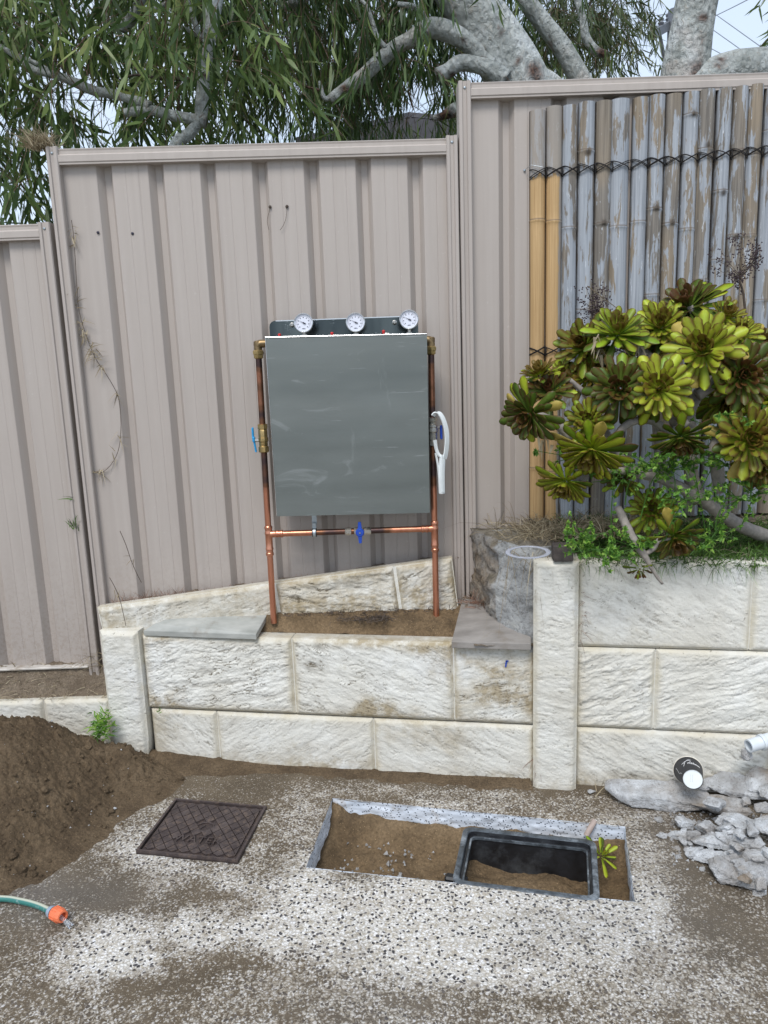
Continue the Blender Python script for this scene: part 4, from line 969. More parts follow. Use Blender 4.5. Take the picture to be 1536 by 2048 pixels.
# white filter wrench hung over the right valve
wt, wb = at(868, 826, 2.745), at(886, 988, 2.745)
fw = empty('filter_wrench', wb, 'white plastic filter wrench loop hung over the right-hand valve', 'wrench')
pl_ = [(866, 832), (871, 826), (879, 827), (887, 840), (893, 862), (894, 885), (892, 905), (889, 918)]
pl2 = [(870, 880), (872, 895), (876, 907), (883, 914)]
def strap(pts, wd, th, Y=2.735, nm='loop', par=fw):
    Q = [at(x, y, Y) for x, y in pts]; QQ = []
    for i in range(len(Q)-1):
        p0, p1, p2, p3 = Q[max(i-1, 0)], Q[i], Q[i+1], Q[min(i+2, len(Q)-1)]
        for t in np.linspace(0, 1, 5)[:-1]: QQ.append(.5*((2*p1)+(-p0+p2)*t+(2*p0-5*p1+4*p2-p3)*t*t+(-p0+3*p1-3*p2+p3)*t**3))
    QQ.append(Q[-1]); V = []; F = []; n = len(QQ)
    for i, p in enumerate(QQ):
        t = QQ[min(i+1, n-1)]-QQ[max(i-1, 0)]; t /= np.linalg.norm(t); nn = np.cross(t, [0, 1, 0]); ww = wd if np.isscalar(wd) else wd[0]+(wd[1]-wd[0])*i/(n-1)
        sd = np.array([.75, .66, 0]) ; sd = sd-t*(sd@t); sd /= np.linalg.norm(sd); n2 = np.cross(t, sd)
        V += [p-sd*ww/2-n2*th/2, p+sd*ww/2-n2*th/2, p+sd*ww/2+n2*th/2, p-sd*ww/2+n2*th/2]
    F = [(i*4+k, i*4+(k+1) % 4, i*4+4+(k+1) % 4, i*4+4+k) for i in range(n-1) for k in range(4)]+[(0, 3, 2, 1), tuple((n-1)*4+k for k in range(4))]
    return autosmooth(mk(nm, V, F, M_WPLAS, par), 40)
strap(pl_, .020, .004); strap(pl2, .012, .006, nm='jaw')
strap([(885, 910), (884, 935), (883.5, 960), (884, 987)], (.017, .016), .014, nm='handle')
strap([(871, 906), (875, 925), (878, 950), (880, 986)], (.004, .006), .006, nm='handle_rib')
for k in range(28):
    q = at(885.5, 920+k*2.35, 2.727); b = MB(); b.box(q, (.0135, .003, .0018)); b.out('grip_ridge', M_WPLAS, fw)

# ================================================================== FENCE FITTINGS, WIRES, VINES
for k, (px, py, lab) in enumerate(((196, 465, 'left dark screw of the low pair in the middle fence panel'), (265, 467, 'right dark screw of the low pair in the middle fence panel'))):
    b = MB(); b.lathe(at(px, py, FY-.0005), (0, -1, 0), [(0, .0055), (.002, .005), (.003, .002)], 8); b.out('screw', M_INK, None, label=lab, cat='screw')
for k, (pts, lab) in enumerate((([(540, 414), (538, 425), (535, 437), (535, 448), (538, 460)], 'left short wire hanging from a screw high on the middle fence panel'), ([(574, 413), (573, 428), (571, 440), (566, 452), (560, 460)], 'right short wire hanging from a screw high on the middle fence panel'))):
    b = MB(); b.tube([at(x, y, FY-.006) for x, y in pts], .0008, 5, smooth=3); b.lathe(at(pts[0][0], pts[0][1], FY-.0005), (0, -1, 0), [(0, .006), (.003, .0055), (.006, .003)], 8); b.out('wire', M_DTWIG, None, label=lab, cat='wire')
def blades(O, D, L, Wd, seg=3, droop=.5, rs=None):
    """many grass blades at once: O origins, D unit directions, L lengths, Wd widths"""
    rs = rs or np.random.RandomState(1); n = len(O); V = []; t = np.linspace(0, 1, seg+1)
    sd = np.cross(D, rs.normal(size=(n, 3))); sd /= np.linalg.norm(sd, axis=1)[:, None]+1e-9
    dr = droop if np.ndim(droop) else np.full(n, droop)
    for k, tt in enumerate(t):
        p = O+D*(L*tt)[:, None]; p = p+np.array([0, 0, -1.0])*(dr*L*tt*tt)[:, None]
        w_ = (Wd*(1-tt**1.6)*.5+.0002)[:, None]
        V += [p-sd*w_, p+sd*w_]
    V = np.stack(V, 1); m = 2*(seg+1); F = []
    b_ = np.arange(n)*m
    for k in range(seg): F.append(np.stack([b_+2*k, b_+2*k+1, b_+2*k+3, b_+2*k+2], 1))
    r = np.repeat(rs.rand(n), m)
    return V.reshape(-1, 3), np.concatenate(F), r
def grass(name, O, mat, L=(.04, .10), Wd=(.001, .003), spread=.6, up=1.0, droop=.5, seed=1, bias=(0, 0, 0), parent=None, **kw):
    rs = np.random.RandomState(seed); O = np.asarray(O, float); n = len(O)
    D = rs.normal(size=(n, 3))*spread; D[:, 2] = np.abs(D[:, 2])*.5+up; D += np.array(bias); D /= np.linalg.norm(D, axis=1)[:, None]
    V, F, r = blades(O, D, rs.uniform(L[0], L[1], n), rs.uniform(Wd[0], Wd[1], n), 3, droop, rs)
    return mk(name, V, F, mat, parent, True, attrs={'rnd': r}, **kw)
rs = np.random.RandomState(5)
q = at(84, 297, FY); O = q+rs.normal(size=(260, 3))*[.024, .02, .004]
grass('dry_grass_tuft', O, M_DRY, (.05, .13), (.0018, .0042), .75, .9, .35, 6, (-.25, -.3, 0), kind=None, label='pale dry grass tuft on top of the fence post at the upper left', cat='grass tuft')
q = at(148, 1055, FY-.03); grass('grass_tuft', q+rs.normal(size=(30, 3))*[.008, .006, .006], M_GRASS, (.03, .06), (.002, .004), .4, 1, .2, 7, label='small green grass tuft growing from the gap between two left fence posts', cat='grass tuft')
q = at(145, 998, FY-.03); grass('grass_tuft', q+rs.normal(size=(4, 3))*.003, M_GRASS, (.04, .055), (.003, .005), .4, .15, .2, 8, (-1.6, 0, 0), label='two green blades sticking out of the left fence gap', cat='grass tuft')
def vine(pts, Y, rad, mat, tufts, lab, name='dry_vine', seed=1, smooth=4):
    e = empty(name, at(*pts[0], Y), lab, 'vine'); b = MB(); b.tube([at(x, y, Y) for x, y in pts], rad, 5, smooth=smooth); b.out('stem', mat, e)
    r_ = np.random.RandomState(seed); O = []
    for (x, y, n, s_) in tufts: O.append(at(x, y, Y)+r_.normal(size=(n, 3))*[s_*.3, .004, s_])
    O = np.concatenate(O); D = r_.normal(size=O.shape); D[:, 1] = -abs(D[:, 1])*.3; D[:, 2] -= .4; D /= np.linalg.norm(D, axis=1)[:, None]
    V, F, r = blades(O, D, r_.uniform(.015, .060, len(O)), r_.uniform(.0016, .0042, len(O)), 3, .2, r_); mk('dead_leaves', V, F, M_DRY, e, True, attrs={'rnd': r}, kind='stuff')
vine([(143, 440), (148, 480), (153, 560), (158, 620), (172, 670), (190, 715), (210, 745), (228, 775), (238, 800), (242, 850), (238, 895), (225, 925), (203, 945), (180, 940), (140, 935)], FY-.012, .0011, M_DTWIG,
     [(146, 465, 12, .02), (155, 610, 16, .03), (165, 660, 26, .025), (185, 705, 26, .02), (205, 735, 10, .015), (232, 785, 8, .012), (240, 880, 6, .02), (230, 918, 5, .01), (203, 945, 14, .010), (180, 938, 6, .006)], 'dry vine looping down the left end of the middle fence panel')
vine([(240, 1062), (252, 1090), (262, 1120), (275, 1150), (283, 1165)], FY-.05, .0013, M_DTWIG, [(262, 1120, 5, .02)], 'thin dark dead stem rising from the dry grass at the fence foot', 'dry_twig', 3)
vine([(219, 1155), (230, 1175), (240, 1200), (246, 1225), (252, 1252)], 2.77, .0012, M_DTWIG, [(232, 1180, 4, .02)], 'thin dark stem bending over the end of the leaning sleeper', 'dry_twig', 4)
# reddish dry growth between the leaning sleeper and the fence
O = np.stack([rs.uniform(-1.10, -.82, 420), rs.uniform(2.84, 2.89, 420), np.zeros(420)], 1); O[:, 2] = .61+(O[:, 0]+1.1)*.10
grass('dead_weeds', O, M_REDDRY, (.02, .085), (.0006, .0014), .9, .7, .2, 11, kind='stuff', label='reddish dead weeds between the leaning sleeper and the fence')
O = np.stack([rs.uniform(-.82, .3, 130), np.full(130, 2.868)+rs.normal(size=130)*.006, np.zeros(130)], 1); O[:, 2] = .63+(O[:, 0]+1.1)*.095
grass('dead_weeds', O, M_REDDRY, (.01, .03), (.0006, .0014), .9, .6, .2, 12, kind='stuff', label='sparse dead stems along the foot of the middle fence')
# soil strip filling behind the leaning sleeper
b = MB(); P_ = [WG(np.array(s_), np.array(z_), np.array(o_)) for s_ in np.linspace(.01, wgL-.005, 60) for (z_, o_) in ((-.02, -.05), (-.012, -.075), (-.016, -.125))]
V = np.array(P_); V[:, 2] += (fbm(V[:, 0]*30, V[:, 1]*30, 3.0, 4)-.5)*.02; mk('fence_foot_soil', V, gridfaces(60, 3), M_DSOIL, None, True, kind='structure', label='strip of soil between the leaning sleeper and the fence')

# ================================================================== PAVING SLABS AND SMALL THINGS ON THE PLANTER
def prism(P, z0, z1, name, mat, zt=None, **kw):
    n = len(P); zt = zt or [z1]*n; V = [(p[0], p[1], z-(z1-z0)) for p, z in zip(P, zt)]+[(p[0], p[1], z) for p, z in zip(P, zt)]
    o = mk(name, V, [tuple(range(n))[::-1], tuple(range(n, 2*n))]+[(i, (i+1) % n, n+(i+1) % n, n+i) for i in range(n)], mat, **kw)
    md = o.modifiers.new('bevel', 'BEVEL'); md.width = .0025; md.segments = 2; md.limit_method = 'ANGLE'; return o
zz_ = .562
P = [gz(x, y, z)[:2] for x, y, z in ((286, 1261, .545), (512, 1270, .545), (537, 1224, .585), (350, 1232, .585), (312, 1248, .565))]
prism(P, .54, .562, 'concrete_slab', M_SLABG, zt=[.545, .548, .585, .583, .566], label='thin grey concrete slab lying on the planter left of the left copper pipe', cat='slab')
P = [gz(x, y, z)[:2] for x, y, z in ((903, 1283, .545), (1062, 1287, .548), (1062, 1215, .60), (925, 1196, .60))]
prism(P, .54, .565, 'paving_slab', M_SLABP, zt=[.545, .548, .60, .60], label='brown stained paving slab on the right end of the planter beside the limestone block', cat='slab')
# clear plastic ring, wood block
q = gz(1056, 1104, .900); b = MB(); ring = []
for k in range(40):
    a = 2*math.pi*k/40; ring.append(q+[.066*math.cos(a), .046*math.sin(a), .008*math.sin(a)-.012*math.cos(a)*0])
n = len(ring); V = []; F = []
for k in range(n):
    c_ = ring[k]; o_ = (c_-q); o_[2] = 0; o_ /= np.linalg.norm(o_)
    for j in range(8):
        a = 2*math.pi*j/8; V.append(c_+o_*.009*math.cos(a)+np.array([0, 0, .0022*math.sin(a)]))
F = [(k*8+j, ((k+1) % n)*8+j, ((k+1) % n)*8+(j+1) % 8, k*8+(j+1) % 8) for k in range(n) for j in range(8)]
mk('plastic_ring', V, F, M_CLEAR, None, True, label='clouded clear plastic ring lying on the limestone block', cat='ring')
q = W(np.array(.092), np.array(.872), np.array(.02)); b = MB(); b.box(q, (.066, .06, .056), rot=rotz(R_(-6)), bev=.004); o = b.out('wood_block', M_WOODD, label='small dark wooden block on top of the tall white post', cat='wood block')

# ================================================================== WATER METER LID
lc = [np.array(gz(x, y)) for x, y in ((355, 1602), (530, 1619), (480, 1727), (268, 1708))]
lx = (lc[1]-lc[0]+lc[2]-lc[3])/2; lw = np.linalg.norm(lx); lx /= lw; ly = np.cross([0, 0, 1], lx); lh = (np.linalg.norm(lc[0]-lc[3])+np.linalg.norm(lc[1]-lc[2]))/2; lo_ = sum(lc)/4; lo_[2] = .004
shear = ((lc[0]+lc[1])/2-(lc[2]+lc[3])/2)@lx/lh
lid = empty('water_meter_cover', lo_, 'rusty brown cast iron water meter cover with raised diamond grid', 'meter cover')
def LP(a, b_, z): return lo_+lx*(a*lw/2+shear*b_*lh/2)+ly*(b_*lh/2)+np.array([0, 0, z])
def lq(bm_, pts, z0, z1):
    n = len(pts); bm_.add([LP(a, c, z0) for a, c in pts]+[LP(a, c, z1) for a, c in pts], [tuple(range(n))[::-1], tuple(range(n, 2*n))]+[(i, (i+1) % n, n+(i+1) % n, n+i) for i in range(n)])
for a0, a1, b0, b1 in ((-1, 1, -1, -.955), (-1, 1, .955, 1), (-1, -.955, -.955, .955), (.955, 1, -.955, .955)):
    b = MB(); lq(b, [(a0, b0), (a1, b0), (a1, b1), (a0, b1)], -.02, .009); b.out('frame_bar', M_IRON, lid)
b = MB(); lq(b, [(-.93, -.93), (.93, -.93), (.93, .93), (-.93, .93)], -.02, .0015); b.out('lid_plate', M_IRON, lid)
def inside_text(a, b_): return abs(a) < .36 and -.66 < b_ < -.24 or math.hypot(a, (b_-.05)*1.0) < .22
for i in range(-9, 10):
    for j in range(-9, 10):
        ca, cb = (i+j)*.115, (i-j)*.165
        if inside_text(ca, cb): continue
        h_ = .105; hb = .150; pts = [(ca-h_, cb), (ca, cb-hb), (ca+h_, cb), (ca, cb+hb)]
        lim = .90
        if max(abs(ca), abs(cb)) > lim+.03: continue
        pts = [(max(-lim, min(lim, x)), max(-lim, min(lim, y))) for x, y in pts]
        b = MB(); lq(b, pts, .001, .0062); b.out('diamond_stud', M_IRON, lid)
b = MB(); ringp = [LP(.17*math.cos(a), .05+.17*math.sin(a), .004) for a in np.linspace(0, 2*math.pi, 25)]; b.tube(ringp, .0022, 6, cap=False); b.tube([LP(-.08, -.02, .004), LP(0, .13, .004), LP(.08, -.02, .004)], .002, 6); b.out('raised_emblem', M_IRON, lid)
b = MB(); b.lathe(LP(.02, -.68, .0016), (0, 0, 1), [(0, .016), (.001, .016)], 14); o = b.out('lifting_hole', M_INK, lid)
def text_mesh(txt, size, depth, name, mat, M3, org, parent):
    cu = bpy.data.curves.new('t', 'FONT'); cu.body = txt; cu.size = size; cu.extrude = depth; cu.align_x = 'CENTER'; cu.align_y = 'CENTER'; cu.space_character = 1.1
    ob = bpy.data.objects.new('t', cu); col.objects.link(ob); bpy.context.view_layer.update()
    me = ob.evaluated_get(bpy.context.evaluated_depsgraph_get()).to_mesh(); V = np.array([v.co[:] for v in me.vertices]); F = [tuple(p.vertices) for p in me.polygons]
    ob.evaluated_get(bpy.context.evaluated_depsgraph_get()).to_mesh_clear() if False else None
    V = V@np.array(M3).T+np.array(org); bpy.data.objects.remove(ob); return mk(name, V, F, mat, parent)
lyy = ly+lx*shear*.9; lyy = lyy/np.linalg.norm(lyy)
text_mesh('WATER', .045, .0040, 'raised_lettering', M_IRON, np.stack([lx, lyy, [0, 0, 1]], 1), LP(0.02, -.44, .004), lid)

# ================================================================== METER BOX IN THE HOLE
bx = [np.array(gz(x, y, .0)) for x, y in ((928, 1650), (1193, 1682), (1199, 1800), (903, 1768))]
bo = sum(bx)/4; bxx = (bx[1]-bx[0]+bx[2]-bx[3])/2; bw = np.linalg.norm(bxx); bxx /= bw; byy = np.cross([0, 0, 1], bxx); bh = (np.linalg.norm(bx[0]-bx[3])+np.linalg.norm(bx[1]-bx[2]))/2
bo[2] = 0; box = empty('meter_box', bo-[0, 0, .2], 'open black plastic meter box standing in the cut hole, sand inside', 'meter box')
def rrect(hw_, hh, r, n=7):
    P = []
    for cx, cy, a0 in ((hw_-r, hh-r, 0), (-hw_+r, hh-r, 90), (-hw_+r, -hh+r, 180), (hw_-r, -hh+r, 270)):
        for k in range(n): a = R_(a0+90*k/(n-1)); P.append((cx+r*math.cos(a), cy+r*math.sin(a)))
    return P
def rings(bm_, specs, closed=False, wob=0):
    n = None; V = []; F = []
    for (hw_, hh, r, z) in specs:
        P = rrect(hw_, hh, r); n = len(P); V += [bo+bxx*x+byy*y+np.array([0, 0, z]) for x, y in P]
    for i in range(len(specs)-1): F += [(i*n+k, i*n+(k+1) % n, (i+1)*n+(k+1) % n, (i+1)*n+k) for k in range(n)]
    bm_.add(V, F)
a, c = bw/2, bh/2
b = MB(); rings(b, [(a+.012, c+.012, .03, -.22), (a, c, .03, -.012), (a, c, .03, -.001), (a-.004, c-.004, .028, .002), (a-.016, c-.016, .022, .001), (a-.018, c-.018, .021, -.004)]); autosmooth(b.out('rim', M_GREYRIM, box), 50)
b = MB(); rings(b, [(a-.018, c-.018, .021, -.004), (a-.019, c-.019, .020, -.018), (a-.026, c-.026, .018, -.020), (a-.012, c-.012, .018, -.21)]); autosmooth(b.out('inner_wall', M_BLACKP, box), 50)
b = MB(); rings(b, [(a-.0255, c-.0255, .019, -.0165), (a-.031, c-.031, .018, -.0165), (a-.031, c-.031, .018, -.024)]); b.out('inner_ledge', M_GREYRIM, box)
u = np.linspace(-1, 1, 70)[:, None]+np.zeros((1, 44)); v = np.linspace(-1, 1, 44)[None, :]+np.zeros((70, 1))
X = bo[0]+bxx[0]*u*(a-.016)+byy[0]*v*(c-.016); Y = bo[1]+bxx[1]*u*(a-.016)+byy[1]*v*(c-.016)
Z = -.155+.055*sst(.2, -1, v)+.05*sst(0, -1, u)+(fbm(X*14, Y*14, 1.0, 5)-.5)*.05
mk('box_sand', np.stack([X, Y, Z], -1), gridfaces(70, 44), M_SAND, None, True, kind='stuff', label='brown sand lying in the black meter box')
# pipe offcut leaning in the hole
b = MB(); p0 = gz(1172, 1672, -.03); p1 = gz(1190, 1640, .012); b.tube([p0, p1], .0095, 12); autosmooth(b.out('pipe_offcut', simple('tan_clay_stub', (.38, .30, .26), .7), label='short tan stub leaning against the back edge of the hole', cat='stub'))
b = MB(); p0 = gz(935, 1760, -.06); b.box(p0+[-.035, 0, 0], (.07, .03, .03), rot=rotz(-.3), bev=.006); b.out('plastic_fragment', M_BLACKP, label='dark plastic fragment in the sand left of the meter box', cat='fragment')

# ================================================================== HOSE
hz_ = .014
hp = [gz(x, y, hz_+dz) for x, y, dz in ((-2600, 1960, 0), (-1400, 1880, 0), (-700, 1820, 0), (-260, 1800, 0), (-120, 1796, .0), (0, 1797, .0), (40, 1802, .002), (75, 1811, .004), (102, 1823, .010))]
b = MB(); b.tube(hp, .0088, 14, smooth=8); V = np.array(b.v)
hs = empty('garden_hose', hp[6], 'green and cream garden hose with orange connector running water at the lower left', 'hose')
kk = np.arange(len(V)) % 14; o = mk('hose_tube', V, b.f, M_HOSE, hs, True, attrs={'strip': ((kk >= 8) & (kk <= 11)).astype(float)})
hd_ = hp[-1]-hp[-2]; hd_ /= np.linalg.norm(hd_); c0 = hp[-1]
b = MB(); b.lathe(c0-hd_*.008, hd_, [(0, .0105), (.004, .0145), (.010, .0165), (.020, .0175), (.0205, .015)], 20); autosmooth(b.out('grey_collar', M_GREYPL, hs))
b = MB(); b.lathe(c0+hd_*.012, hd_, [(0, .0165), (.003, .0165)], 20); b.out('black_seal', M_INK, hs)
b = MB(); b.lathe(c0+hd_*.0155, hd_, [(0, .0165), (.002, .0195), (.026, .0205), (.028, .0185), (.040, .0165), (.041, .012), (.026, .0115), (.0255, .001)], 12); autosmooth(b.out('orange_connector', M_ORANGE, hs), 25)
for k in range(6):
    a_ = k*math.pi/3; up = np.array([0, 0, 1.0]); s1 = np.cross(hd_, up); s1 /= np.linalg.norm(s1); s2 = np.cross(s1, hd_)
    p = c0+hd_*.020+.0198*(math.cos(a_)*s1+math.sin(a_)*s2); b = MB(); b.tube([p, p+hd_*.020], .0016, 6); b.out('grip_ridge', M_ORANGE, hs)
wp = [c0+hd_*.045+[0, 0, -.002], c0+hd_*.062+[0, 0, -.010], c0+hd_*.082+[.003, 0, -.021]]
b = MB(); b.tube(wp, [.006, .006, .009], 10, smooth=3); autosmooth(b.out('water_jet', M_WATER, None, label='short clear jet of water falling from the orange hose connector', cat='water jet'), 60)

# ================================================================== RUBBLE
def chunk(name, c, size, rot=(0, 0, 0), seed=0, sub=4, planes=11, rough_=.05, mat=None, flat=None, parent=None, **kw):
    import bmesh
    bm = bmesh.new(); bmesh.ops.create_icosphere(bm, subdivisions=sub, radius=1.0); V = np.array([v.co[:] for v in bm.verts]); F = [tuple(v.index for v in f.verts) for f in bm.faces]; bm.free()
    r_ = np.random.RandomState(seed); Nn = r_.normal(size=(planes, 3)); Nn /= np.linalg.norm(Nn, axis=1)[:, None]; dd = r_.uniform(.48, .82, planes)
    Nn = np.concatenate([Nn, [[.05, .02, 1], [0, 0, -1], [.2, -1, .15], [-.1, 1, 0]]]); Nn /= np.linalg.norm(Nn, axis=1)[:, None]; dd = np.concatenate([dd, [.55, .6, .62, .66]])
    q = V@Nn.T; t = np.where(q > 1e-3, dd/np.maximum(q, 1e-3), 9).min(1); t = np.minimum(t, 1.15); V = V*t[:, None]
    S = np.array(size)/2; V = V*S
    k = 1.3/np.mean(size); nn = (fbm(V[:, 0]*k*2.2+seed, V[:, 1]*k*2.2, V[:, 2]*k*2.2, 5, .62)-.5)
    Ln = np.linalg.norm(V, axis=1)[:, None]; n2 = np.abs(fbm(V[:, 0]*k*6+seed, V[:, 1]*k*6, V[:, 2]*k*6, 4, .6)-.5)*.9-.1; V = V+V/Ln*(nn-n2*.7)[:, None]*rough_*np.mean(size)*3; V = V*1.25
    E = np.array(Matrix.Rotation(rot[2], 3, 'Z')@Matrix.Rotation(rot[1], 3, 'Y')@Matrix.Rotation(rot[0], 3, 'X'))
    V = V@E.T; V = V+np.array(c)
    return autosmooth(mk(name, V, F, mat or M_CONC, parent, True, **kw), 20)
GR = 'broken concrete pieces heaped by the tall wall'
def R3(px, py, z): return gz(px, py, z)
big = [((1355, 1592), .035, (.36, .13, .075), (R_(18), R_(2), R_(-16)), 101, 'largest broken slab, long and pale blue white, with the coffee cup on it'),
 ((1440, 1612), .03, (.20, .10, .05), (R_(10), R_(0), R_(-22)), 111, 'long grey broken piece just right of and under the largest slab end'),
 ((1470, 1570), .055, (.26, .12, .045), (R_(18), R_(4), R_(-30)), 102, 'brown-edged flat slab leaning on the wall right of the cup'),
 ((1515, 1535), .085, (.20, .13, .05), (R_(20), R_(0), R_(-25)), 103, 'upper grey slab below the white pipe at the right edge'),
 ((1434, 1609), .085, (.095, .06, .06), (R_(10), R_(25), R_(30)), 104, 'speckled wedge-shaped chunk on the right end of the largest slab'),
 ((1408, 1575), .075, (.045, .025, .02), (0, 0, R_(-15)), 105, 'small grey chip beside the coffee cup'),
 ((1370, 1647), .018, (.075, .05, .045), (0, R_(15), R_(-5)), 106, 'dark-faced small block under the front edge of the largest slab'),
 ((1362, 1672), .012, (.095, .04, .03), (0, 0, R_(-15)), 107, 'small flat white piece in front of the dark-faced block'),
 ((1327, 1671), .008, (.035, .028, .02), (0, 0, R_(10)), 108, 'leftmost little white lump of the rubble'),
 ((1413, 1655), .030, (.085, .07, .065), (0, 0, R_(20)), 109, 'squarish speckled block below the wedge-shaped chunk'),
 ((1448, 1685), .030, (.15, .075, .04), (R_(8), 0, R_(-14)), 110, 'flat mud-coloured piece in the middle of the heap'),
 ((1488, 1650), .045, (.11, .09, .075), (R_(10), 0, R_(20)), 112, 'rounded pinkish grey lump in the upper middle of the heap'),
 ((1455, 1638), .045, (.11, .07, .045), (0, 0, R_(30)), 113, 'reddish brown and white chunk behind the flat mud-coloured piece'),
 ((1425, 1715), .015, (.13, .06, .035), (0, 0, R_(-20)), 114, 'low white speckled piece left of the lower big chunk'),
 ((1468, 1742), .030, (.155, .12, .08), (0, R_(8), R_(-35)), 115, 'big white angular chunk at the lower edge of the heap'),
 ((1517, 1752), .035, (.13, .09, .075), (0, 0, R_(10)), 116, 'cream coloured chunk at the right edge, lowest in the heap'),
 ((1520, 1718), .045, (.11, .07, .05), (0, 0, R_(-10)), 117, 'pale blue flat chunk at the right edge above the cream one'),
 ((1505, 1690), .035, (.085, .05, .04), (0, 0, R_(-35)), 118, 'narrow grey chunk between the mud-coloured piece and the right edge'),
 ((1528, 1650), .06, (.10, .08, .06), (0, 0, R_(30)), 119, 'dark grey chunk at the right edge above the middle'),
 ((1522, 1617), .08, (.07, .05, .045), (0, 0, R_(10)), 120, 'small white chunk at the right edge under the upper slab'),
 ((1493, 1603), .06, (.05, .035, .03), (0, 0, R_(60)), 121, 'small pinkish chip in the gap right of the wedge-shaped chunk'),
 ((1378, 1693), .006, (.05, .035, .018), (0, 0, R_(0)), 122, 'crumbled white flake left of the mud-coloured piece'),
 ((1480, 1712), .012, (.10, .05, .03), (0, 0, R_(-10)), 123, 'low grey piece just above the big angular chunk'),
 ((1520, 1784), .006, (.045, .035, .02), (0, 0, R_(0)), 124, 'small white shard below the cream chunk'),
 ((1318, 1640), .004, (.035, .03, .016), (0, 0, R_(20)), 125, 'small white flake in front of the left end of the largest slab'),
 ((1183, 1583), .008, (.030, .018, .014), (0, 0, 0), 126, 'tiny white chip at the foot of the wall beside the tall post'),
 ((1405, 1738), .004, (.022, .018, .014), (0, 0, 0), 127, 'tiny brown pebble left of the big angular chunk'),
 ((1535, 1585), .075, (.08, .06, .05), (0, 0, .4), 128, 'brownish chunk cut by the right edge between the two leaning slabs'),
 ((1400, 1688), .010, (.05, .04, .02), (0, 0, .9), 129, 'grey crumb pile just left of the flat mud-coloured piece')]
for (p, z, sz, rt, sd, lab) in big:
    c = R3(p[0], p[1], z); yw = wline(c[0])-sz[1]*.45
    if c[1] > yw: c[1] = yw
    chunk('concrete_chunk', c, [k*.90 for k in sz], rt, sd, 5 if max(sz) > .09 else 4, 9 if max(sz) > .12 else 12, .075 if max(sz) < .2 else .05, label=lab, cat='concrete chunk', group=GR)
rs = np.random.RandomState(33)
protos = [chunk('concrete_chip', (0, 0, 0), (.036, .026, .018), (0, 0, 0), 600+k, 3, 12, .07, label='small angular white chip scattered in and before the rubble heap', cat='concrete chip', group='small chips around the rubble heap') for k in range(5)]
for k in range(58):
    o = protos[k] if k < 5 else protos[k % 5].copy()
    if k >= 5: col.objects.link(o)
    px, py = 1352+rs.beta(1.4, 1.0)*215, 1655+rs.uniform(0, 1)*150*rs.uniform(.3, 1)
    if py-1640 > (px-1300)*.75: py = 1650+rs.uniform(0, 40)
    c = gz(px, py, .012+.05*rs.rand()*max(0, min(1, (px-1400)/80))); o.location = c; o.rotation_euler = (rs.uniform(-.6, .6), rs.uniform(-.6, .6), rs.uniform(0, 6)); o.scale = [rs.uniform(.6, 1.5)]*3
rs = np.random.RandomState(35); cl = MB(); import bmesh as _bm
for k in range(330):
    x = rs.uniform(-1.75, -.72); y = rs.uniform(2.0, 2.78); h = float(heapz(np.array([x]), np.array([y]))[0])
    if h < -.004 or y > wline(x)-.02: continue
    r_c = rs.uniform(.003, .009)*(1.8 if rs.rand() < .12 else 1); pr_ = [(-r_c*.8, r_c*.3), (-r_c*.3, r_c*rs.uniform(.8, 1.1)), (r_c*.3, r_c*rs.uniform(.7, 1.1)), (r_c*.8, r_c*.35)]
    cl.lathe((x, y, h+r_c*.25), rs.normal(size=3)+[0, 0, 1], pr_, 6)
cl.out('soil_clods', M_SOIL, None, kind='stuff', label='loose clods lying over the soil heap')
# crumbs: too many to count
rs = np.random.RandomState(21); V = []; F = []
def crumbs(n, fx_, zfun, smin, smax, name, mat, lab):
    V = []; F = []
    base_ = np.array([(1, 0, -.2), (-.5, .87, -.2), (-.5, -.87, -.2), (.3, .1, .8), (-.2, .5, .6)]); fc = [(0, 1, 2), (0, 3, 4, 1), (1, 4, 2), (2, 4, 3), (0, 2, 3)]
    for i in range(n):
        px, py = fx_(i); c = gz(px, py, 0.0); c[2] = zfun(c); s_ = rs.uniform(smin, smax)*(1 if rs.rand() < .9 else 1.8)
        q = (base_*rs.uniform(.6, 1.3, (5, 3)))@rotz(rs.uniform(0, 6.3)).T*s_+c; b0 = len(V); V += q.tolist(); F += [tuple(k+b0 for k in f) for f in fc]
    return mk(name, V, F, mat, label=lab, kind='stuff')
crumbs(420, lambda i: (1340+abs(rs.normal())*90, 1650+rs.normal()*48), lambda c: .002, .002, .008, 'rubble_crumbs', M_CONC, 'small crumbs of broken concrete around the heap')
crumbs(70, lambda i: (rs.uniform(0, 330), rs.uniform(1480, 1760)), lambda c: float(heapz(np.array([c[0]]), np.array([c[1]]))[0])+.002 if c[1] < 2.7 else -.5, .0015, .005, 'soil_stones', M_CONC, 'small white stones scattered over the soil heap')
crumbs(60, lambda i: (rs.uniform(660, 890), rs.uniform(1625, 1700)), lambda c: -.113-.008*rs.rand(), .003, .007, 'sand_stones', M_CONC, 'small white stones on the sand in the hole')

# coffee cup
cb = at(1386, 1559, 2.24); ct = at(1376, 1541, 2.24+.098); dax = cb-ct; Lc = np.linalg.norm(dax); dax /= Lc
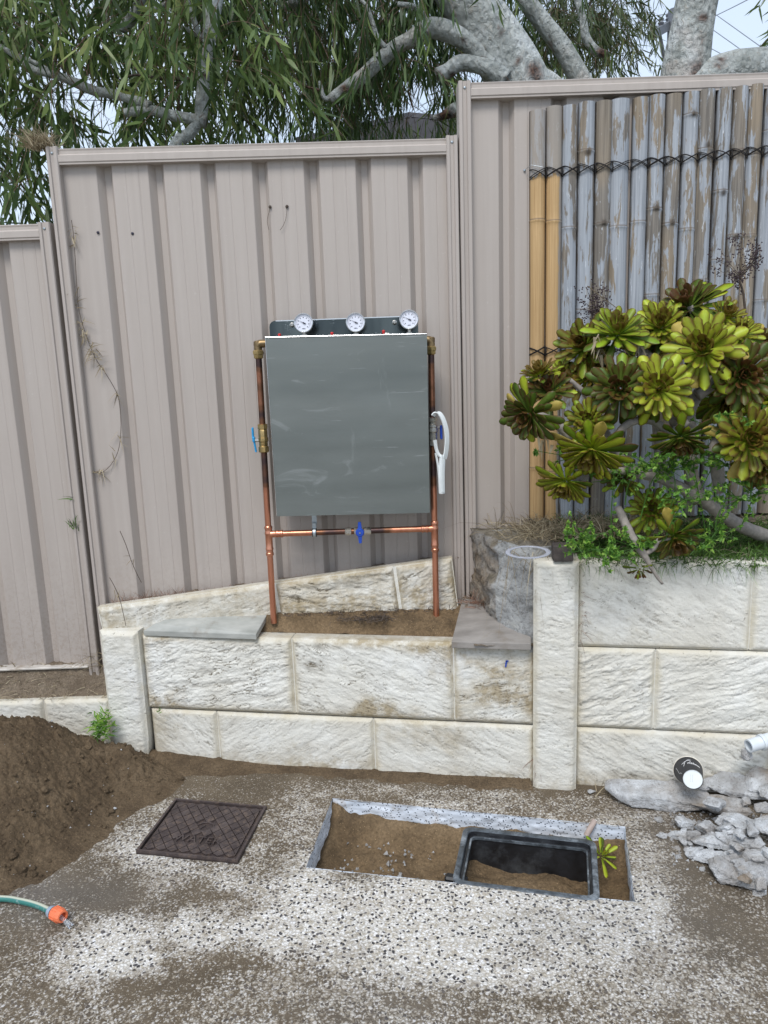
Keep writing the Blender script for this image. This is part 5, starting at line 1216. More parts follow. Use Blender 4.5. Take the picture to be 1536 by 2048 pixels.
# base disc faces the viewer, the mouth leans back against the wall
cpz = empty('coffee_cup', (cb+ct)/2-[0, 0, .03], 'black paper coffee cup lying on the largest slab with its white base facing out', 'coffee cup')
e1 = np.cross(dax, [0, 0, 1]); e1 /= np.linalg.norm(e1); e1 = e1 if e1[0] > 0 else -e1; e2 = np.cross(e1, dax); e2 = e2 if e2[2] > 0 else -e2
b = MB(); b.lathe(ct, dax, [(0, .0465), (Lc, .0315)], 40, cap=False); autosmooth(b.out('cup_wall', simple('black_paper', (.022, .022, .026), .55, 0, .1, 40, .05), cpz), 60)
b = MB(); b.lathe(ct, dax, [(-.001, .0455), (-.002, .048), (.002, .0492), (.004, .047)], 40, cap=False); autosmooth(b.out('rolled_rim', simple('cream_paper', (.62, .58, .50), .6), cpz), 60)
b = MB(); b.lathe(ct, dax, [(.002, .0455), (Lc*.97, .0305)], 40, cap=False); b.out('cup_lining', M_WPLAS, cpz)
b = MB(); b.lathe(cb, dax, [(-.004, .0295), (-.0035, .0302), (-.003, .001)], 40); b.out('cup_base', M_WPLAS, cpz)
def cupp(ang, t, lift=.0004): r = .0315+(.0465-.0315)*t+lift; return ct+dax*(Lc*(1-t))+r*(math.cos(ang)*e1+math.sin(ang)*e2)
b = MB()
def stroke(pts, r=.0006): b.tube([cupp(R_(a_), t_) for a_, t_ in pts], r, 4, smooth=3)
stroke([(128, .38), (118, .52), (112, .62), (100, .70), (88, .62), (96, .52), (106, .50)]); stroke([(126, .58), (118, .62), (108, .66), (96, .74), (84, .72)]); stroke([(118, .50), (124, .58), (132, .56)])
stroke([(104, .44), (100, .54), (97, .46), (93, .44)]); stroke([(92, .56), (91, .44), (86, .44), (86, .50), (90, .50)]); stroke([(84, .56), (83, .44), (78, .44), (78, .50), (82, .50)])
stroke([(76, .58), (75, .44), (70, .44), (70, .50), (74, .50)]); stroke([(67, .50), (66, .44), (62, .44), (62, .50), (67, .50)]); stroke([(58, .44), (57, .50), (54, .44), (53, .50), (49, .44), (48, .50), (44, .45)])
stroke([(165, .75), (168, .5), (172, .35), (168, .30)], .0004); stroke([(160, .18), (166, .22), (160, .26)], .0004)
b.out('script_lettering', simple('white_print', (.75, .75, .75), .6), cpz)
b = MB()
for k in range(2):
    for j in range(7): p = cb+dax*(-.0026)+e1*(-.007+k*.006)+e2*(.014-j*.0035); b.tube([p, p+e2*-.002], .00035, 4)
b.out('faint_print', M_SLABG, cpz)
# white pvc pipe at the right edge resting on the rubble
pv = empty('pvc_pipe', at(1535, 1500, 2.3), 'grey white plastic pipe with a coupling lying on the rubble at the right edge', 'pipe')
p0, p1 = at(1497, 1492, 2.28), at(1640, 1452, 2.34)
b = MB(); dv = (p1-p0)/np.linalg.norm(p1-p0); Lp = np.linalg.norm(p1-p0); b.lathe(p0, dv, [(0, .0165), (0, .0215), (.045, .0215), (.05, .024), (Lp, .024)], 24, cap=False); b.lathe(p0, dv, [(0, .0165), (Lp, .0165)], 24, cap=False); autosmooth(b.out('pipe_tube', M_PVC, pv))
b = MB(); b.lathe(p0+dv*.045, dv, [(0, .0255), (.004, .027), (.012, .027), (.016, .0255)], 24); autosmooth(b.out('coupling_collar', M_PVC, pv))
# flower pot-ish grey stub below the pipe end
chunk('concrete_chunk', at(1493, 1508, 2.30), (.035, .03, .05), (0, 0, .3), 131, 3, label='small grey lump under the end of the white pipe', cat='concrete chunk', group=GR)

# ================================================================== GUM TREES BEHIND THE FENCE
PXM = lambda Y: Y/FPX*1.0
def limb(e, pts, Y, rpx, name='branch', n=12, smooth=5, mat=None, scar=(), wig=.10, dY=None):
    """tapering limb along photographed points at its own depth"""
    Ys = Y if not np.isscalar(Y) else [Y]*len(pts)
    P = [at(x, y, yy) for (x, y), yy in zip(pts, Ys)]; Rr = [max(.002, r*yy/FPX) for r, yy in zip(rpx, Ys)]
    b = MB(); b.tube(P, Rr, n, smooth=smooth); V = np.array(b.v)
    k = n; m = len(V)//k; V3 = V.reshape(m, k, 3); c = V3.mean(1, keepdims=True); d = V3-c
    rr = np.linalg.norm(d, axis=2, keepdims=True); nn = fbm(V3[..., 0]*9, V3[..., 1]*9, V3[..., 2]*6, 4)-.5
    V3 = c+d*(1+wig*2*nn[..., None]); V = V3.reshape(-1, 3)
    sc = np.zeros(len(V))
    for (x, y, r) in scar:
        px, py = proj(V); sc = np.maximum(sc, np.exp(-(((px-x)**2+(py-y)**2)/r**2)**2))
    return mk(name, V, b.f, mat or M_BARK, e, True, attrs={'scar': sc})
def twig_leaves(nodes, seed, holes=(), leafL=(.09, .16), leafW=(.011, .020), twigL=(.35, .65), per=16, out_dir=None, hang=.85):
    """hanging sprays: returns leaf mesh arrays and twig tube arrays"""
    r_ = np.random.RandomState(seed); N_ = len(nodes); base = np.array(nodes)
    d = r_.normal(size=(N_, 3)); d[:, 2] = d[:, 2]*.4-.35; d /= np.linalg.norm(d, axis=1)[:, None]
    L = r_.uniform(twigL[0], twigL[1], N_)
    ts = np.linspace(.12, 1, per); O = []; 
    tw = []
    for t in np.linspace(0, 1, 6): tw.append(base+d*(L*t)[:, None]+np.array([0, 0, -1.0])*(L*t*t*.55)[:, None])
    TW = np.stack(tw, 1)
    for t in ts: O.append(base+d*(L*t)[:, None]+np.array([0, 0, -1.0])*(L*t*t*.55)[:, None])
    O = np.stack(O, 1).reshape(-1, 3)+r_.normal(size=(N_*per, 3))*.012; drp = np.repeat(d, per, 0)
    if len(holes):
        px, py = proj(O+[0, 0, -.06]); keep = np.ones(len(O), bool)
        for hx, hy, rx, ry in holes: keep &= ~((((px-hx)/rx)**2+((py-hy)/ry)**2 < 1+.5*(r_.rand(len(O))-.5)) & (r_.rand(len(O)) < .86))
        O = O[keep]; drp = drp[keep]
    n = len(O); grp = r_.rand(n)
    dr = drp*.35+r_.normal(size=(n, 3))*.42+np.array([0, 0, -hang]); dr /= np.linalg.norm(dr, axis=1)[:, None]
    LL = r_.uniform(leafL[0], leafL[1], n); WW = r_.uniform(leafW[0], leafW[1], n)
    sd = np.cross(dr, r_.normal(size=(n, 3))); sd /= np.linalg.norm(sd, axis=1)[:, None]; nn = np.cross(dr, sd)
    curv = r_.uniform(-.22, .22, n); cu2 = r_.uniform(-.12, .12, n)
    V = []
    for t, w_ in ((0, .06), (.28, .92), (.62, .74), (1, .02)):
        c = O+dr*(LL*t)[:, None]+sd*(LL*curv*t*t)[:, None]+nn*(LL*cu2*t*t)[:, None]; h = (WW*w_*.5)[:, None]*sd
        V += [c-h, c+h]
    V = np.stack(V, 1).reshape(-1, 3); b_ = np.arange(n)*8
    F = np.concatenate([np.stack([b_+2*k, b_+2*k+1, b_+2*k+3, b_+2*k+2], 1) for k in range(3)])
    rn = np.clip((fbm(O[:, 0]*3.5, O[:, 1]*3.5, O[:, 2]*3.5, 2)-.25)*.9+r_.rand(n)*.58-.1, 0, 1); rn = np.repeat(rn, 8)
    # twigs as 3-sided tubes
    tv = []; tf = []; rad = .0028
    k3 = [(1, 0), (-.5, .87), (-.5, -.87)]
    for j in range(6):
        for (a, c) in k3: tv.append(TW[:, j]+np.array([a, c*.5, c*.7])*rad*(1-j*.14))
    tv = np.stack(tv, 1).reshape(-1, 3); b_ = np.arange(N_)*18
    for j in range(5):
        for k in range(3): tf.append(np.stack([b_+j*3+k, b_+j*3+(k+1) % 3, b_+j*3+3+(k+1) % 3, b_+j*3+3+k], 1))
    return V, F, rn, tv, np.concatenate(tf)
def region_nodes(rs_, specs):
    out = []
    for (x0, x1, y0, y1, Y0, Y1, n, holes) in specs:
        k = 0
        while k < n:
            px, py, Y = rs_.uniform(x0, x1), rs_.uniform(y0, y1), rs_.uniform(Y0, Y1)
            if any(((px-hx)/rx)**2+((py-hy)/ry)**2 < 1 for hx, hy, rx, ry in holes): 
                if rs_.rand() < .93: k += .15; continue
            out.append(at(px, py, Y)); k += 1
    return out
def crown(e, specs, seed, mat, holes=(), **kw):
    rs_ = np.random.RandomState(seed); nodes = region_nodes(rs_, specs)
    V, F, r, tv, tf = twig_leaves(nodes, seed+1, holes, **kw)
    mk('foliage', V, F, mat, e, True, attrs={'rnd': r}, kind='stuff'); mk('twigs', tv, tf, M_TWIG, e, True, kind='stuff')
# left tree: nearest, its cut limb hangs over the fence
tl = empty('gum_tree', at(360, 330, 3.9)*[1, 1, 0]+[0, 0, .3], 'left gum tree whose pale upright stem ends in a sawn elbow', 'tree', 'gum trees behind the fence')
YL = 3.75
g_ = at(300, 1500, YL); 
limb(tl, [(250, 900), (290, 600), (325, 380), (352, 292), (378, 268), (397, 245)], YL, [16, 15, 13, 12, 11, 9], 'trunk')
limb(tl, [(402, 242), (403, 215), (407, 165), (413, 110), (421, 55), (430, 0), (440, -90), (470, -220)], YL, [10.5, 13, 12, 13, 14, 14, 13, 10], scar=[(405, 240, 9), (408, 150, 7)])
limb(tl, [(412, 243), (385, 238), (345, 231), (300, 221), (250, 226)], YL, [12, 10, 10, 9, 8], scar=[(414, 243, 8)])
limb(tl, [(300, 214), (270, 200), (235, 190), (190, 182), (150, 165), (110, 150), (70, 140), (20, 105), (-60, 60)], YL, [10, 9, 9, 9, 8, 7, 6, 5, 3])
limb(tl, [(110, 150), (75, 128), (40, 112), (-10, 90)], YL, [5, 4, 3, 2])
limb(tl, [(403, 155), (396, 162), (360, 158), (315, 156), (270, 150), (240, 160)], YL, [5, 4, 4, 3, 2, 1.5], mat=M_DTWIG)
limb(tl, [(355, 235), (357, 190), (352, 120), (350, 60)], YL+.2, [3, 3, 3, 2], mat=M_TWIG)
limb(tl, [(405, 76), (385, 65), (355, 50), (330, 45)], YL+.1, [5, 4, 3, 2]); limb(tl, [(398, 70), (388, 40), (374, 0), (362, -50)], YL+.1, [5, 5, 4.5, 4])
limb(tl, [(245, 64), (252, 50), (266, 35), (280, 5), (300, -60)], YL+.25, [7, 9, 10, 10, 9], scar=[(246, 68, 7)]); limb(tl, [(285, 25), (310, 18), (345, 0)], YL+.25, [4, 4, 3])
gapL = [(140, 190, 62, 44), (200, 228, 44, 30), (8, 250, 18, 24), (330, 225, 14, 26), (52, 392, 16, 12), (40, 425, 14, 12)]
crown(tl, [(-320, 560, -420, 120, 3.5, 5.2, 470, []), (-260, 470, -160, 250, 3.6, 4.9, 250, gapL), (-300, 110, 200, 430, 3.6, 4.8, 90, [(52, 392, 14, 10), (40, 425, 12, 10)])], 31, M_GUML, holes=gapL, per=15, leafL=(.09, .17), leafW=(.013, .023))
# middle tree: leaning thick trunk
tm = empty('gum_tree', at(1100, 330, 4.4)*[1, 1, 0]+[0, 0, .3], 'big pale gum tree with a thick trunk leaning left behind the taller fence', 'tree', 'gum trees behind the fence')
YM = 4.4
limb(tm, [(1180, 900), (1150, 600), (1120, 400), (1080, 260), (1048, 190), (1012, 120), (975, 62), (938, 5), (895, -60), (855, -160)], YM, [70, 67, 63, 58, 55, 52, 49, 46, 43, 40], 'trunk', 28, 8, scar=[(1068, 140, 17), (998, 66, 6), (1072, 160, 14), (965, 125, 6), (1040, 120, 8)], wig=.05)
limb(tm, [(985, 130), (965, 118), (945, 95), (915, 72), (880, 58), (852, 58), (822, 78), (790, 95), (760, 120), (728, 150), (700, 172), (672, 192), (660, 198)], YM-.1, [12, 13, 15, 16, 18, 17, 14, 13, 13, 12, 12, 11, 8], n=16, scar=[(690, 178, 11), (966, 122, 9), (928, 80, 6)])
limb(tm, [(668, 190), (652, 198), (645, 188), (640, 168), (637, 165)], YM-.1, [5, 5, 4, 3.5, 3]); limb(tm, [(850, 50), (845, 30), (830, 14), (795, 8)], YM-.05, [7, 6, 5, 4])
limb(tm, [(772, 96), (755, 75), (745, 45), (735, 15), (722, 0)], YM-.12, [5, 4.5, 4, 3.5, 3]); limb(tm, [(665, 198), (690, 240), (705, 258)], YM-.1, [2, 1.5, 1], mat=M_DTWIG); limb(tm, [(640, 180), (610, 172), (575, 150), (555, 145)], YM-.1, [2.2, 2, 1.5, 1], mat=M_TWIG)
limb(tm, [(1010, 160), (985, 142), (955, 130), (920, 126), (895, 142), (872, 150)], YM-.15, [18, 16, 14, 14, 13, 11], n=14, scar=[(905, 150, 8), (873, 150, 9)])
limb(tm, [(960, 205), (930, 212), (905, 222), (885, 232), (866, 236)], YM-.1, [14, 13, 12, 7, 4], n=12, scar=[(890, 232, 20), (915, 235, 12)])
limb(tm, [(1230, 330), (1200, 230), (1168, 172), (1128, 100), (1092, 52), (1062, 15), (1035, -30), (1000, -110)], YM+.5, [20, 19, 18, 17, 16, 16, 15, 13], n=16)
limb(tm, [(1140, 190), (1110, 160), (1085, 145), (1060, 135)], YM+.2, [10, 9, 9, 8])
limb(tm, [(1125, -60), (1152, -10), (1166, 40), (1172, 75), (1192, 102), (1212, 108)], YM+.6, [7, 7, 7, 8, 8, 6], scar=[(1205, 105, 14)])
limb(tm, [(560, 18), (590, 5), (620, -10), (660, -60)], YM, [7, 7, 6, 5])
gapM = [(820, 240, 75, 26), (835, 205, 34, 40), (572, 90, 20, 34), (588, 180, 14, 30), (640, 130, 12, 20), (940, 150, 34, 16), (700, 60, 14, 20), (870, 185, 14, 20)]
crown(tm, [(470, 960, -480, 60, 4.1, 6.2, 400, []), (500, 930, -80, 150, 4.3, 6.0, 260, gapM), (540, 800, 60, 200, 4.6, 6.2, 100, gapM), (840, 930, 110, 215, 4.8, 6.0, 26, gapM), (900, 1120, -350, 130, 5.0, 6.5, 120, [])], 41, M_GUML2, holes=gapM, per=16, leafL=(.10, .18), leafW=(.010, .017), hang=1.3)
crown(tm, [(1060, 1250, -300, 40, 5.2, 6.6, 190, []), (1080, 1225, -10, 118, 5.3, 6.4, 95, []), (1225, 1275, -20, 90, 5.4, 6.2, 10, [])], 47, M_GUML3, per=15, leafL=(.09, .15), leafW=(.009, .015), hang=.8, twigL=(.25, .45))
# right tree
tr = empty('gum_tree', at(1380, 330, 4.6)*[1, 1, 0]+[0, 0, .3], 'mottled gum tree at the right, forking just above the fence behind the bamboo', 'tree', 'gum trees behind the fence')
YR = 4.5
limb(tr, [(1330, 900), (1345, 600), (1355, 350), (1362, 220), (1370, 150), (1378, 90), (1388, 30), (1400, -40), (1415, -150)], YR, [60, 56, 52, 47, 43, 40, 37, 37, 35], 'trunk', 24, 8, scar=[(1407, 35, 10), (1396, 130, 9), (1394, 146, 11), (1357, 60, 5)], wig=.05)
limb(tr, [(1345, 230), (1385, 185), (1425, 158), (1470, 145), (1520, 140), (1600, 130), (1750, 70)], YR-.05, [28, 34, 36, 38, 36, 32, 26], n=20, scar=[(1445, 119, 9), (1438, 127, 8)], wig=.06)
crown(tr, [(1560, 1760, -260, -60, 4.2, 5.4, 60, []), (1535, 1560, -45, 20, 4.4, 5.0, 3, []), (1560, 1640, 10, 90, 4.4, 5.2, 8, [])], 53, M_GUML, per=14, twigL=(.22, .4))

# ================================================================== HOUSE, POLE AND CABLES BEYOND
hs_ = empty('house', (.9, 13, .3), 'neighbouring house beyond the trees, only its dark tiled hip roof showing', 'house')
RY = 12.0
e0, e1_, ap, e2_ = at(600, 286, RY), at(1130, 268, RY), at(818, 238, RY+2.6), at(1180, 290, RY+6)
ev = e0[2]-.05
b = MB(); b.box(((e0[0]+e1_[0])/2, RY+2.9, (ev+.3)/2-.05), (e1_[0]-e0[0]-.5, 5.0, ev-.3-.1)); b.out('wall', M_BRICKW, hs_)
A, B = np.array([e0[0], RY, ev]), np.array([e1_[0], RY, ev]); Tp = np.array([ap[0], RY+2.6, ap[2]]); Cc = np.array([e1_[0], RY+5.6, ev]); Dd = np.array([e0[0], RY+5.6, ev])
roof = MB(); roof.add([A-[0,0,.08], B-[0,0,.08], Cc-[0,0,.08], Dd-[0,0,.08], Tp-[0,0,.08]], [(0, 1, 4), (1, 2, 4), (2, 3, 4), (3, 0, 4)]); ro = roof.out('roof', M_TILE, hs_)
b = MB()
for (P0, P1, Q) in ((A, B, Tp), (B, Cc, Tp), (Dd, A, Tp)):
    for k in range(15):
        t0, t1 = k/15, (k+1.15)/15; a0 = P0+(Q-P0)*t0; a1 = P1+(Q-P1)*t0; a2 = P1+(Q-P1)*min(1, t1); a3 = P0+(Q-P0)*min(1, t1)
        up = np.array([0, 0, .055]); b.add([a0+up, a1+up, a2, a3, a0-[0, 0, .01], a1-[0, 0, .01]], [(0, 1, 2, 3), (4, 5, 1, 0)])
b.out('tile_courses', M_TILE, ro, kind='stuff')
b = MB(); b.tube([A+[0, 0, .06], Tp+[0, 0, .03]], .09, 6); b.tube([B+[0, 0, .06], Tp+[0, 0, .03]], .09, 6); b.out('ridge_cap', M_TILE, ro)
b = MB(); b.box(((A+B)/2-[0, .06, .08]), (B[0]-A[0], .12, .14)); b.out('gutter', simple('cream_gutter', (.5, .45, .38), .6), hs_)
pY = 13.0; pole = empty('power_pole', at(1350, 300, pY)*[1, 1, 0]+[0, 0, .3], 'grey power pole with a slanted crossarm, mostly hidden by the right gum trunk', 'power pole')
b = MB(); t_ = at(1352, 20, pY); b.tube([(t_[0], pY, .3), t_], [.16, .12], 12); b.out('pole_shaft', M_POLE, pole)
a0, a1 = at(1302, 71, pY-.7), at(1395, 18, pY+1.6); dv = (a1-a0); L_ = np.linalg.norm(dv); dv /= L_; yy_ = np.cross([0, 0, 1], dv); yy_ /= np.linalg.norm(yy_)
b = MB(); b.box((a0+a1)/2, (L_, .10, .12), rot=np.stack([dv, yy_, np.cross(dv, yy_)], 1)); b.out('crossarm', M_POLE, pole)
b = MB(); b.tube([a0+dv*.5-[0, 0, .05], (t_[0], pY, a0[2]-.7)], .03, 6); b.out('brace', M_POLE, pole)
for k in range(4):
    p = a0+dv*(.12+k*.45); b = MB(); b.lathe(p+[0, 0, .06], (0, 0, 1), [(0, .02), (.03, .05), (.06, .03), (.09, .045), (.12, .02)], 8); b.out('insulator', M_POLE, pole)
GW = 'overhead cables'
def cable(pts, Ys, r, lab):
    b = MB(); b.tube([at(x, y, yy) for (x, y), yy in zip(pts, Ys)], r, 5, smooth=5); b.out('power_line', M_WIRE, label=lab, cat='power line', group=GW)
for (pts, lab) in (([(1090, 62), (1200, 46), (1345, 27), (1400, 20)], 'highest of the cables left of the right gum trunk'), ([(1090, 72), (1220, 55), (1345, 38)], 'second highest cable left of the right gum trunk'), ([(1090, 84), (1210, 68), (1345, 47)], 'third cable down left of the right gum trunk'), ([(1090, 92), (1200, 80), (1340, 60)], 'lowest cable left of the right gum trunk, level with the crossarm')):
    cable(pts, [22, 17, 13, 12.5][:len(pts)], .007, lab)
for (pts, lab) in (([(1418, 38), (1465, 15), (1510, -8)], 'cable rising to the right from behind the right gum trunk'), ([(1430, 28), (1500, 78), (1600, 150)], 'highest of the cables falling to the right'), ([(1415, 52), (1480, 98), (1580, 170)], 'second of the cables falling to the right'), ([(1405, 88), (1450, 112), (1560, 175)], 'third of the cables falling to the right'), ([(1400, 112), (1430, 128), (1540, 185)], 'lowest of the cables falling to the right')):
    cable(pts, [13, 11, 9], .006, lab)
for k, y in enumerate((158, 172, 186, 200)): cable([(60, y-3), (150, y), (260, y+1), (420, y)], [20, 20, 20, 20], .012, ('highest', 'second', 'third', 'lowest')[k]+' of the four level cables seen through the gap in the left gum tree')

# ================================================================== AEONIUM BUSH IN THE BED
def aeleaf(kind):
    """one spoon-shaped leaf along +X, unit length; kind 0 outer, 1 mid, 2 inner"""
    ts = [0, .25, .5, .7, .86, .96, 1.0]; wd = [.05, .062, .10, .140, .150, .085, .012]; cup = [.0, .02, .03, .01, .0, .02, .03]
    V = []; T = []; E = []; 
    for t, w_, c in zip(ts, wd, cup):
        bend = (-.10, .05, .22)[kind]*t*t
        for s_ in (-1, 0, 1):
            V.append((t, s_*w_, bend+(.030*w_/.185 if s_ else -.012)+c*(0 if s_ else -.3))); T.append(t); E.append(abs(s_))
    # thickness: underside
    n = len(V); V2 = [(x, y*.96, z-.035*(1-.6*t_)) for (x, y, z), t_ in zip(V, T)]
    F = []
    for i in range(len(ts)-1):
        for j in (0, 1): F.append((i*3+j, (i+1)*3+j, (i+1)*3+j+1, i*3+j+1)); F.append(tuple(k+n for k in (i*3+j, i*3+j+1, (i+1)*3+j+1, (i+1)*3+j)))
        F.append((i*3, i*3+n, (i+1)*3+n, (i+1)*3)); F.append((i*3+2, (i+1)*3+2, (i+1)*3+2+n, i*3+2+n))
    return np.array(V+V2), F, np.array(T+T), np.array(E+E)
LEAFM = {}
for kind in range(3):
    V, F, T, E = aeleaf(kind)
    for col_ in ('green', 'yellow'):
        o = mk('leaf', V, F, M_AEON if col_ == 'green' else M_YELL, None, True, attrs={'t': T, 'e': E, 'inn': np.full(len(T), (.14, .22, .6)[kind]), 'rnd': np.full(len(T), .4)}, origin=(0, 0, 0))
        LEAFM[kind, col_] = o.data; bpy.data.objects.remove(o)
LV = {k: aeleaf(k) for k in range(3)}
def frame_of(ax, seed):
    ax = np.array(ax, float); ax /= np.linalg.norm(ax); r_ = np.random.RandomState(seed); u_ = np.cross(ax, r_.normal(size=3)); u_ /= np.linalg.norm(u_); return ax, u_, np.cross(ax, u_)
def rosette(parent, c, diam, ax, seed, n=46, openness=1.0, dark=.0, yellow=0, single=12, name='rosette', reflex=0.0, **kw):
    """rosette mesh holds the many inner leaves; the big outer leaves are leaf objects of their own"""
    r_ = np.random.RandomState(seed); ax, e1, e2 = frame_of(ax, seed); Rm = diam/2; V = []; F = []; T = []; E = []; I = []
    root_o = None; outer = []
    for i in range(n):
        f = i/(n-1)                                   # 0 centre .. 1 outside
        phi = i*2.39996+r_.uniform(-.12, .12); elev = R_(82-(88+reflex)*f**.75*openness+r_.uniform(-11, 11))
        L = Rm*(.20+.86*f**.62)*r_.uniform(.84, 1.13); kd = 2 if f < .30 else 1 if f < .68 else 0
        rad = math.cos(phi)*e1+math.sin(phi)*e2; d = math.cos(elev)*rad+math.sin(elev)*ax
        tg = np.cross(ax, rad); nrm = np.cross(d, tg); 
        if r_.rand() < .10*f: L *= .72
        tg = tg*r_.uniform(.85, 1.12)*(1.0 if f > .3 else 1.45); o_ = np.array(c)+rad*(.004+.008*f)-ax*(.012*f)
        Mx = np.stack([d*L, tg*L, nrm*L], 1)
        if i >= n-single: outer.append((o_, Mx, kd)); continue
        v, fc, t, e = LV[kd]; b0 = sum(len(q) for q in V); V.append(v@Mx.T+o_); F += [tuple(k+b0 for k in q) for q in fc]; T.append(t); E.append(e); I.append(np.full(len(t), min(1, (.80 if kd == 2 else .38 if kd == 1 else .08)+dark)))
    ro_ = mk(name, np.concatenate(V), F, M_AEON, parent, True, attrs={'t': np.concatenate(T), 'e': np.concatenate(E), 'inn': np.concatenate(I)}, origin=c, **kw)
    for q, (o_, Mx, kd) in enumerate(outer):
        y = q >= len(outer)-yellow
        lo = bpy.data.objects.new('leaf', LEAFM[kd, 'yellow' if y else 'green']); col.objects.link(lo); lo.parent = ro_
        M4 = Matrix([[*Mx[0], o_[0]-c[0]], [*Mx[1], o_[1]-c[1]], [*Mx[2], o_[2]-c[2]], [0, 0, 0, 1]]); lo.matrix_local = M4
    return ro_
ab = empty('aeonium_bush', gz(1440, 1070, .86), 'branching succulent bush of green and maroon leaf rosettes on grey stems', 'succulent bush')
def tocam(p): v = CAM-np.asarray(p); return v/np.linalg.norm(v)
ROS = [ # px, py, depth, diameter px, image-plane lean (x, up), facing camera, openness, dark, yellow, reflex
 (1376,612,2.60,176,(-.35,.75),.55,1.0,.10,1,0),(1236,664,2.50,182,(.10,.55),.60,1.0,.0,1,0),(1322,652,2.56,160,(.0,.45),.80,1.0,.10,1,0),(1406,700,2.38,190,(-.05,.30),.95,1.05,.05,2,0),
 (1452,632,2.52,128,(.3,.6),.6,.95,.30,0,0),(1482,668,2.46,124,(.1,.4),.8,1.0,.15,1,0),(1166,692,2.58,150,(-.35,.35),.7,.95,.35,0,0),(1240,778,2.38,200,(.0,.10),1.0,1.1,.0,1,8),(1318,778,2.34,200,(.03,.12),1.0,1.1,.0,2,8),
 (1176,752,2.56,120,(-.2,.3),.8,1.0,.75,0,0),(1486,752,2.36,190,(.2,.05),.9,1.0,.15,0,0),(1078,746,2.50,112,(-.2,.8),.4,.8,.85,0,0),(1098,780,2.46,120,(-.1,.5),.7,1.0,.30,0,0),(1056,830,2.36,176,(-.45,-.35),.55,1.0,.0,2,5),
 (1176,842,2.40,136,(-.1,.2),.9,1.0,.30,0,0),(1182,905,2.34,176,(-.2,-.75),.45,1.0,.05,3,0),(1130,968,2.40,152,(-.25,-.75),.45,1.0,.10,1,0),(1362,880,2.34,160,(.1,-.8),.35,.95,.0,0,0),(1500,880,2.32,182,(.2,.1),.8,1.0,.35,4,0),
 (1526,690,2.50,120,(.2,.4),.7,1.0,.6,0,0),(1304,1020,2.46,130,(.0,.2),.9,1.05,.25,0,0),(1350,1078,2.36,140,(.2,-.6),.55,1.0,.30,2,0),(1126,752,2.60,96,(.1,.4),.8,1.0,.25,0,0),(1520,930,2.34,150,(.1,-.4),.7,1.0,.40,3,0),
 (1452,800,2.56,150,(.1,-.5),.6,1.0,.1,0,0),(1290,690,2.62,120,(.1,.2),.8,1.0,.4,0,0),(1546,800,2.5,150,(.2,.2),.8,1,.2,0,0),(1280,1142,2.34,58,(.0,-.6),.6,.9,.75,0,0),(1245,955,2.56,110,(.0,.3),.7,1.0,.1,0,0)]
rosc = []
for i, (px, py, Y, dpx, (lx_, lu), fc_, op, dk, yl_, rf) in enumerate(ROS):
    c = at(px, py, Y); tc = tocam(c); axx = Rv*lx_+Uv*lu+tc*fc_; axx /= np.linalg.norm(axx); c2 = c-axx*.0
    rosc.append((c2, axx)); rosette(ab, c2, dpx*Y/FPX*(.72 if i % 3 else .82), axx, 200+i, n=(66 if dpx > 140 else 52 if dpx > 80 else 20), openness=op, dark=dk, yellow=yl_, single=(11 if dpx > 140 else 8 if dpx > 80 else 4), reflex=rf)
def stem(pts, Y, rpx, name='stem', smooth=5, mat=None):
    Ys = Y if not np.isscalar(Y) else [Y]*len(pts); b = MB(); P = [at(x, y, yy) for (x, y), yy in zip(pts, Ys)]
    b.tube(P, [r*yy/FPX for r, yy in zip(rpx, Ys)], 10, smooth=smooth); V = np.array(b.v); V += (fbm(V[:, 0]*40, V[:, 1]*40, V[:, 2]*90, 3)-.5)[:, None]*.004
    return mk(name, V, b.f, mat or M_ASTEM, ab, True)
stem([(1540, 1075), (1500, 1060), (1458, 1038), (1425, 1015), (1398, 995)], [2.55, 2.52, 2.50, 2.48, 2.46], [15, 14, 13, 13, 13], 'trunk')
stem([(1398, 998), (1385, 960), (1378, 915), (1380, 870), (1378, 825), (1392, 795), (1405, 775)], 2.47, [14, 14, 14, 14, 13, 12, 11])
stem([(1405, 780), (1408, 755), (1400, 730), (1404, 705)], 2.45, [11, 9, 9, 9]); stem([(1395, 792), (1420, 775), (1440, 748), (1460, 744), (1484, 750)], 2.42, [11, 9, 8, 7, 6])
stem([(1372, 850), (1356, 832), (1350, 808), (1352, 785), (1325, 778)], 2.42, [9, 9, 8, 8, 6]); stem([(1398, 998), (1360, 975), (1318, 955), (1275, 945), (1245, 920), (1228, 900)], 2.44, [13, 12, 11, 11, 10, 9])
stem([(1228, 902), (1205, 880), (1150, 880), (1115, 850), (1085, 832), (1066, 828)], 2.42, [9, 9, 9, 9, 8, 5]); stem([(1222, 900), (1240, 862), (1270, 842), (1305, 842), (1330, 858), (1350, 872)], 2.40, [7, 8, 8, 8, 7, 6])
stem([(1330, 960), (1318, 900), (1312, 850)], 2.5, [10, 9, 8]); stem([(1282, 700), (1300, 715), (1318, 735), (1330, 790), (1350, 850)], 2.56, [6, 10, 10, 9, 9]); stem([(1240, 672), (1262, 690), (1290, 712)], 2.55, [6, 7, 9])
stem([(1425, 905), (1432, 880), (1450, 862), (1475, 858), (1498, 872)], 2.40, [10, 9, 9, 8, 6]); stem([(1440, 985), (1430, 940), (1425, 905)], 2.44, [10, 10, 10])
stem([(1236, 1015), (1252, 1050), (1270, 1085), (1290, 1112), (1305, 1140), (1325, 1168)], [2.44, 2.40, 2.36, 2.34, 2.335, 2.33], [8, 9, 9, 7, 4, 3]); stem([(1290, 1108), (1308, 1096), (1318, 1080), (1340, 1078)], 2.35, [5, 5, 5, 4])
